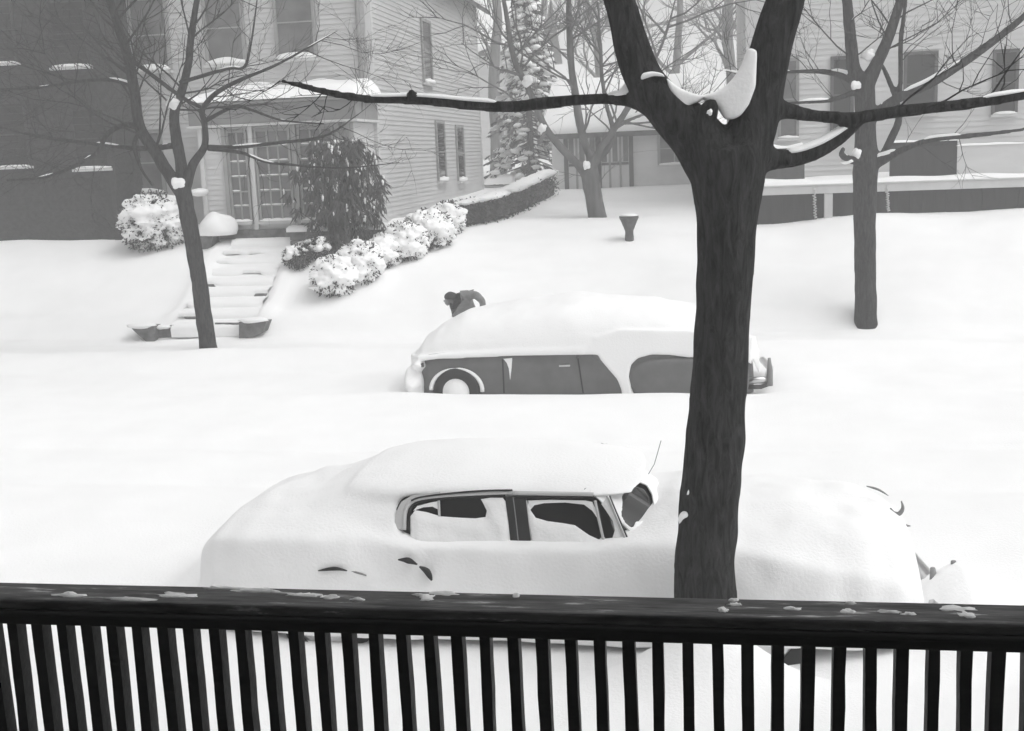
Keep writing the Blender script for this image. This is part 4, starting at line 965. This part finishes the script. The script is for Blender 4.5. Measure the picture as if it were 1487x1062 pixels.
# white sill of snow along the bonnet edge, door crack, front lamp
farp('door_gap_snow', [(731, 521), (744, 520), (743, 535), (741, 552), (739, 535), (736, 527)], FYc, 'snow', .018, .006)
farp('door_seam', [(729, 522), (731, 522), (733, 571), (731, 571)], FYc+.002, 'rubber', .008, 0)
farp('door_seam', [(838, 519), (840, 519), (848, 571), (846, 571)], FYc+.002, 'rubber', .008, 0)
farp('door_handle', [(812, 530), (828, 529.5), (828, 532), (812, 532.5)], FYc, 'chrome', .03, .004)
farp('side_lamp', [(604, 528), (616, 527), (616, 533), (605, 533)], FYc-.02, 'rubber', .05)
farp('snow_crack_line', [(622, 515), (645, 512), (690, 513), (693, 507), (704, 512), (700, 515), (660, 516), (630, 518)], FYc-.02, 'frieze', .012, .004)  # grey strip coloured as the dark broken crack in the snow
q = MB(); pts = [P(x, y, FYc+.02) for x, y in [(838, 520), (844, 508), (856, 504), (864, 512), (869, 522)]]; q.tube(pts, [.03, .05, .055, .05, .03], 10); q.build('door_pillar', 'paint_grey', fc, True)
# snow over bonnet and roof with the drift plastered diagonally across the doors
fs = [(-.08, .60, .66, .3), (.05, .80, .92, .1), (.4, .92, 1.2, .0), (.9, .97, 1.40, -.02), (1.6, 1.0, 1.53, -.02), (2.6, 1.02, 1.62, -.02), (3.3, 1.0, 1.56, -.02), (3.9, .98, 1.47, -.01), (4.35, .96, 1.42, .0), (4.7, .95, 1.27, .02), (4.95, .93, 1.12, .06), (5.1, .86, .95, .14), (5.2, .74, .78, .3)]
fs = [(a*.95, b, c, d) for a, b, c, d in fs]
fm = loft(fs, FW, .86, FYc-.03, -1, FX1, npt=60, nst=200, amp=.03, fr=1.8, seed=9, pw=.75)
for pix, y0_, y1_ in [([(862, 490), (866, 512), (872, 524), (884, 538), (896, 552), (902, 567), (904, 582), (924, 582), (917, 565), (913, 548), (916, 531), (926, 521), (945, 516), (970, 516), (1000, 520), (1040, 519), (1078, 520), (1090, 530), (1094, 490), (1000, 480), (900, 478)], FYc-.05, FYc+.06),
                      ([(606, 526), (640, 521), (700, 519), (760, 517), (846, 513), (848, 506), (760, 508), (700, 511), (640, 514), (604, 518)], FYc-.07, FYc+.1)]:
    fm.slab([P(x, y, y0_) for x, y in pix], (0, 1, 0), y1_-y0_)
c = P(603, 552, FYc+.1); fm.blob((c.x, FYc+.22, c.z-.05), .15, .34, .26, 3, .35, 1.4, 20, 12); c = P(612, 532, FYc+.1); fm.blob((c.x-.03, FYc+.2, c.z+.03), .12, .3, .10, 5, .3, 1.4, 18, 10)
o = fm.build('body_snow', 'snow', fc, True, fix=True); soften(o, .018, 12)
wc = P(664, 568, FYc); wheel(fc, (wc.x, FYc-.005, wc.z), .34, .16, hub='snow')
fcx = wheel(fc, (cxw-.05, FYc+.10, .36), .34, .16)
q = MB(); pts = [(wc.x+.375*math.cos(R(a)), FYc-.03, wc.z+.02+.31*math.sin(R(a))) for a in range(-5, 186, 8)]; q.tube(pts, [.012+.022*abs(math.cos(R(a*1.0))) if a > 90 else .02+.012*math.cos(R(a)) for a in range(-5, 186, 8)], 8); q.build('arch_snow', 'snow', fc, True)
q = MB(); q.tube([P(x, y, FYc+.2) for x, y in [(1082, 553), (1100, 552), (1114, 552)]]+[Vector((.88, FYc+.9, .47)), Vector((.80, FYc+1.6, .47))], .05, 10); q.build('rear_bumper', 'chrome', fc, True)
q = MB(); q.tube([P(x, y, FYc+.2) for x, y in [(1117, 560), (1118, 540), (1117, 520)]], [.05, .04, .02], 8); q.build('bumper_guard', 'frieze', fc, True)
q = MB(); q.tube([P(x, y, FYc+.2) for x, y in [(1082, 563), (1105, 562), (1116, 558)]], .03, 8); q.build('bumper_bracket', 'half', fc, True)
q = MB(); a = P(718, 482, 17.4); b = P(719, 442, 17.4); q.tube([a-Vector((0, 0, .15)), b], .004, 6); q.build('aerial', 'frieze', fc, True)

# ------------------------------------------------------------------ person shovelling behind the far car
PY = 19.6
def pp(x, y, dy=0.0): return P(x, y, PY+dy)
pel = Vector((pp(679, 458).x, PY+.05, .95)); gz_ = ground(pel.x, PY)
pe = thing('person', 'person in a dark coat bent over shovelling behind the grey car', 'person', (pel.x, PY, gz_))
J = {}; V = []; Eg = []; Rd = []
def jv(n_, p, r_, par=None):
    J[n_] = len(V); V.append(Vector(p)); Rd.append(r_)
    if par: Eg.append((J[par], J[n_]))
jv('pelvis', pel, (.16, .17))
jv('waist', pp(675, 449), (.19, .20), 'pelvis'); jv('chest', pp(671, 441), (.25, .22), 'waist'); jv('upper', pp(665, 439), (.19, .17), 'chest'); jv('neck', pp(660, 435, -.02), (.07, .07), 'upper')
jv('head0', pp(657, 435, -.04), (.088, .095), 'neck'); jv('head1', pp(655, 434, -.05), (.10, .105), 'head0'); jv('head2', pp(653, 440, -.06), (.07, .08), 'head1')
jv('sr', pp(676, 430, -.12), (.11, .10), 'upper'); jv('ur', pp(691, 428, -.2), (.08, .075), 'sr'); jv('er', pp(701, 438, -.22), (.062, .062), 'ur'); jv('fr', pp(701, 451, -.22), (.05, .05), 'er'); jv('hr', pp(698, 462, -.2), (.045, .045), 'fr')
jv('sl', pp(660, 440, .2), (.10, .10), 'upper'); jv('el', pp(662, 459, .25), (.07, .07), 'sl'); jv('hl', pp(664, 478, .15), (.045, .045), 'el')
for s in (-1, 1):
    n_ = 'L' if s < 0 else 'R'
    jv('hip'+n_, pel+Vector((.03, .11*s, -.1)), (.115, .115), 'pelvis'); jv('kn'+n_, pel+Vector((-.02+.1*s, .13*s, -.45)), (.08, .08), 'hip'+n_)
    jv('an'+n_, Vector((pel.x+.05+.12*s, PY+.05+.14*s, gz_+.06)), (.06, .06), 'kn'+n_); jv('toe'+n_, Vector((pel.x-.12+.12*s, PY+.05+.14*s, gz_+.02)), (.05, .04), 'an'+n_)
me = bpy.data.meshes.new('body'); wm = world_of(pe); me.from_pydata([tuple(v-wm) for v in V], Eg, []); bo = bpy.data.objects.new('body', me); COL.objects.link(bo); bo.parent = pe
md = bo.modifiers.new('skin', 'SKIN'); md.use_smooth_shade = True
for i, sv_ in enumerate(me.skin_vertices[0].data): sv_.radius = Rd[i]; sv_.use_root = (i == 0)
bo.modifiers.new('sub', 'SUBSURF').levels = 2; bo.modifiers['sub'].render_levels = 2
me.materials.append(M['coat'])
hc = (V[J['head1']]+V[J['head0']])/2
q = MB(); q.blob(hc+Vector((-.01, .0, .03)), .118, .118, .095, 2, .08, 1.5, 16, 10, flat=-.02); q.build('cap', 'cap', pe, True)
q = MB(); q.blob(hc+Vector((-.075, -.01, -.035)), .05, .075, .075, 1, .05, 1.5, 14, 10); q.build('face', 'skin', pe, True)
q = MB(); q.blob(hc+Vector((-.125, -.01, -.03)), .02, .014, .02, 1, .05, 1.5, 8, 6); q.build('nose', 'skin', pe, True)
for hn in ('hr', 'hl'):
    h_ = V[J[hn]]; dr = (V[J['hl']]-V[J['hr']]).normalized(); q = MB(); q.blob(h_, .05, .04, .05, 3, .1, 1.4, 10, 7)
    for k in range(4): q.tube([h_+dr*(.03-.022*k)+Vector((0, -.04, .02)), h_+dr*(.03-.022*k)+Vector((-.01, -.062, -.005)), h_+dr*(.03-.022*k)+Vector((0, -.045, -.035))], .0105, 6)
    q.tube([h_+Vector((.02, .02, .03)), h_+dr*.05+Vector((.01, -.01, .045))], .012, 6)
    q.build('glove', 'cap', pe, True)
sh = thing('snow_shovel', 'snow shovel gripped by the bending person behind the car', 'shovel', V[J['hl']])
a = V[J['hr']]; b = V[J['hl']]; dd = (b-a).normalized(); q = MB(); q.tube([a-dd*.2+Vector((0, -.035, -.01)), b+dd*.45+Vector((0, -.035, -.01))], .016, 8); q.build('handle', 'wood', sh, True)
e_ = b+dd*.45+Vector((0, -.035, -.01)); q = MB(); sd_ = Vector((0, 1, 0)); upv = dd.cross(sd_)
q.grid([[e_+dd*t_*.32+sd_*(u*.18)+upv*(.03*u*u) for u in (-1, -.5, 0, .5, 1)] for t_ in (0, .5, 1)]); o = q.build('blade', 'iron', sh, True); md = o.modifiers.new('th', 'SOLIDIFY'); md.thickness = .004

# ------------------------------------------------------------------ background between and behind the houses
random.seed(100)
def far_tree(name, label, x, y, seed, h, r_, nb=9, ln=3.2):
    random.seed(seed); b = Vector((x, y, ground(x, y))); t = thing(name, label, 'tree', b, 'bare trees behind the houses')
    q = MB(); tw = MB(); sm = MB()
    pts = [(b-Vector((0, 0, .2)), r_*1.15)]
    for i in range(1, 8): pts.append((b+Vector((random.gauss(0, .12)*i*.5, random.gauss(0, .12)*i*.5, h*i/7)), r_*(1-.8*i/7)))
    pa = cr(pts, 4); q.tube([a for a, _ in pa], [c for _, c in pa], 9, wob=.1)
    for k in range(nb):
        j = random.randint(int(len(pa)*.28), len(pa)-2); an = random.uniform(0, 6.28); d = Vector((math.cos(an), math.sin(an), random.uniform(.3, 1.1)))
        twig(tw, sm, pa[j][0], d, ln*random.uniform(.6, 1.2), pa[j][1]*.55, 3, seed+k, 0, .8)
    q.build('trunk', 'bark_hazed', t, True); o = tw.build('twigs', 'bark_hazed', t); o['kind'] = 'stuff'
    if sm.v: o = sm.build('snow_on_branches', 'snow', t, True); o['kind'] = 'stuff'
for i, (px, Y, h, r_, lb_) in enumerate([(722, 47, 11, .32, 'tall bare tree just past the clapboard side wall'), (870, 50, 12, .22, 'thin bare tree straight behind the white garage'), (935, 54, 12, .24, 'bare tree behind the right half of the garage roof'),
                                   (985, 47, 11, .22, 'bare tree behind the garage, left of the big forked trunk'), (1065, 46, 12, .26, 'bare tree showing between the forks of the big tree'), (790, 58, 13, .28, 'bare tree behind the snowy conifer')]):
    p = P(px, 230, Y); far_tree('background_tree', lb_, p.x, Y, 200+i, h, r_)
# snow-laden conifer
random.seed(55)
cp = P(772, 270, 42.0); cb = Vector((cp.x, 42.0, ground(cp.x, 42.0)))
ct = thing('snowy_conifer', 'pale conifer weighed down with snow left of the garage', 'tree', cb)
q = MB(); q.tube([cb-Vector((0, 0, .2)), cb+Vector((0, 0, 7.8))], [.16, .02], 8); q.build('trunk', 'bark_far', ct)
lf = MB(); sb = MB()
for k in range(230):
    t = (k+random.random())/230; z = cb.z+.3+7.4*t; rr = (1-t)*1.75+.1; an = k*2.4+random.gauss(0, .3)
    o_ = Vector((cb.x, cb.y, z)); e = o_+Vector((math.cos(an)*rr, math.sin(an)*rr, -.35*rr))
    lf.tube([o_, o_.lerp(e, .55)+Vector((0, 0, .05)), e], [.03, .02, .008], 4)
    for j in range(16):
        f = random.uniform(.3, 1.05); p = o_.lerp(e, f); leaf(lf, p, Vector((math.cos(an)+random.gauss(0, .6), math.sin(an)+random.gauss(0, .6), -.7)), random.uniform(.15, .3), .035)
    for j in range(2):
        f = random.uniform(.45, 1.0); p = o_.lerp(e, f)+Vector((0, 0, .05)); s_ = random.uniform(.10, .2); sb.blob(p, s_, s_, s_*.5, k, .4, 1.6, 8, 5)
o = lf.build('boughs', 'leaf', ct); o['kind'] = 'stuff'; o = sb.build('snow', 'snow', ct, True); o['kind'] = 'stuff'
# low snow-topped shed wall beside the clapboard house
lwx0 = P(704, 280, 40.6).x; lwx1 = P(746, 280, 40.6).x
lw = thing('low_shed', 'low snow-topped shed at the back corner of the clapboard house', 'shed', ((lwx0+lwx1)/2, 40.6, 2.3))
zb_ = P(725, 298, 40.6).z; zt_ = P(725, 270, 40.6).z
part_box('wall', (lwx0, 40.6, 1.9), (lwx1, 42.5, zt_), 'siding_white', lw); part_box('ledge', (lwx0-.05, 40.5, P(725, 279, 40.6).z), (lwx1+.1, 40.598, P(725, 274, 40.6).z), 'frieze', lw)
q = MB(); q.grid([[(lwx0-.1+(lwx1-lwx0+.25)*i/16, 40.45+2.2*j/8, zt_+.36*math.sqrt(max(0, min(1, min(i, 16-i)/3, j/2+.02)))) for i in range(17)] for j in range(9)]); q.build('roof_snow', 'snow', lw, True)
# distant house seen dimly past the clapboard wall
bz = 3.0; bx0, bx1 = P(700, 200, 62).x-9, P(700, 200, 62).x+3
bh = thing('distant_house', 'dim grey house far behind, between clapboard house and conifer', 'house', ((bx0+bx1)/2, 62, bz))
lap_wall('front_wall', (bx0, 62), (bx1, 62), bz-.6, 9, 'siding_pale', bh, .3, (0, -1)); part_box('core', (bx0+.01, 62.02, bz-.6), (bx1-.01, 70, 9), 'siding_pale', bh); gable_roof(bh, bx0, bx1, 62, 70, 9, 3, 'x')
for k in range(4): make_window(bh, (bx1-1.2-k*2.4, 61.98, 4.4), (1, 0, 0), (0, -1, 0), .9, 1.6, 1, 2, sill_snow=.08)

# ------------------------------------------------------------------ even haze volume, added to stand in for a lens veil
q = MB(); q.box((-265, -34, -2), (265, 384, 24)); hz = q.build('haze', 'snow', None); hz['kind'] = 'stuff'
hm = bpy.data.materials.new('haze'); hm.use_nodes = True; t = hm.node_tree; t.nodes.clear(); ou = t.nodes.new('ShaderNodeOutputMaterial'); pv = t.nodes.new('ShaderNodeVolumePrincipled')
pv.inputs['Color'].default_value = (1, 1, 1, 1); pv.inputs['Density'].default_value = .0064; pv.inputs['Anisotropy'].default_value = .0
t.links.new(pv.outputs[0], ou.inputs['Volume']); hz.data.materials.clear(); hz.data.materials.append(hm)
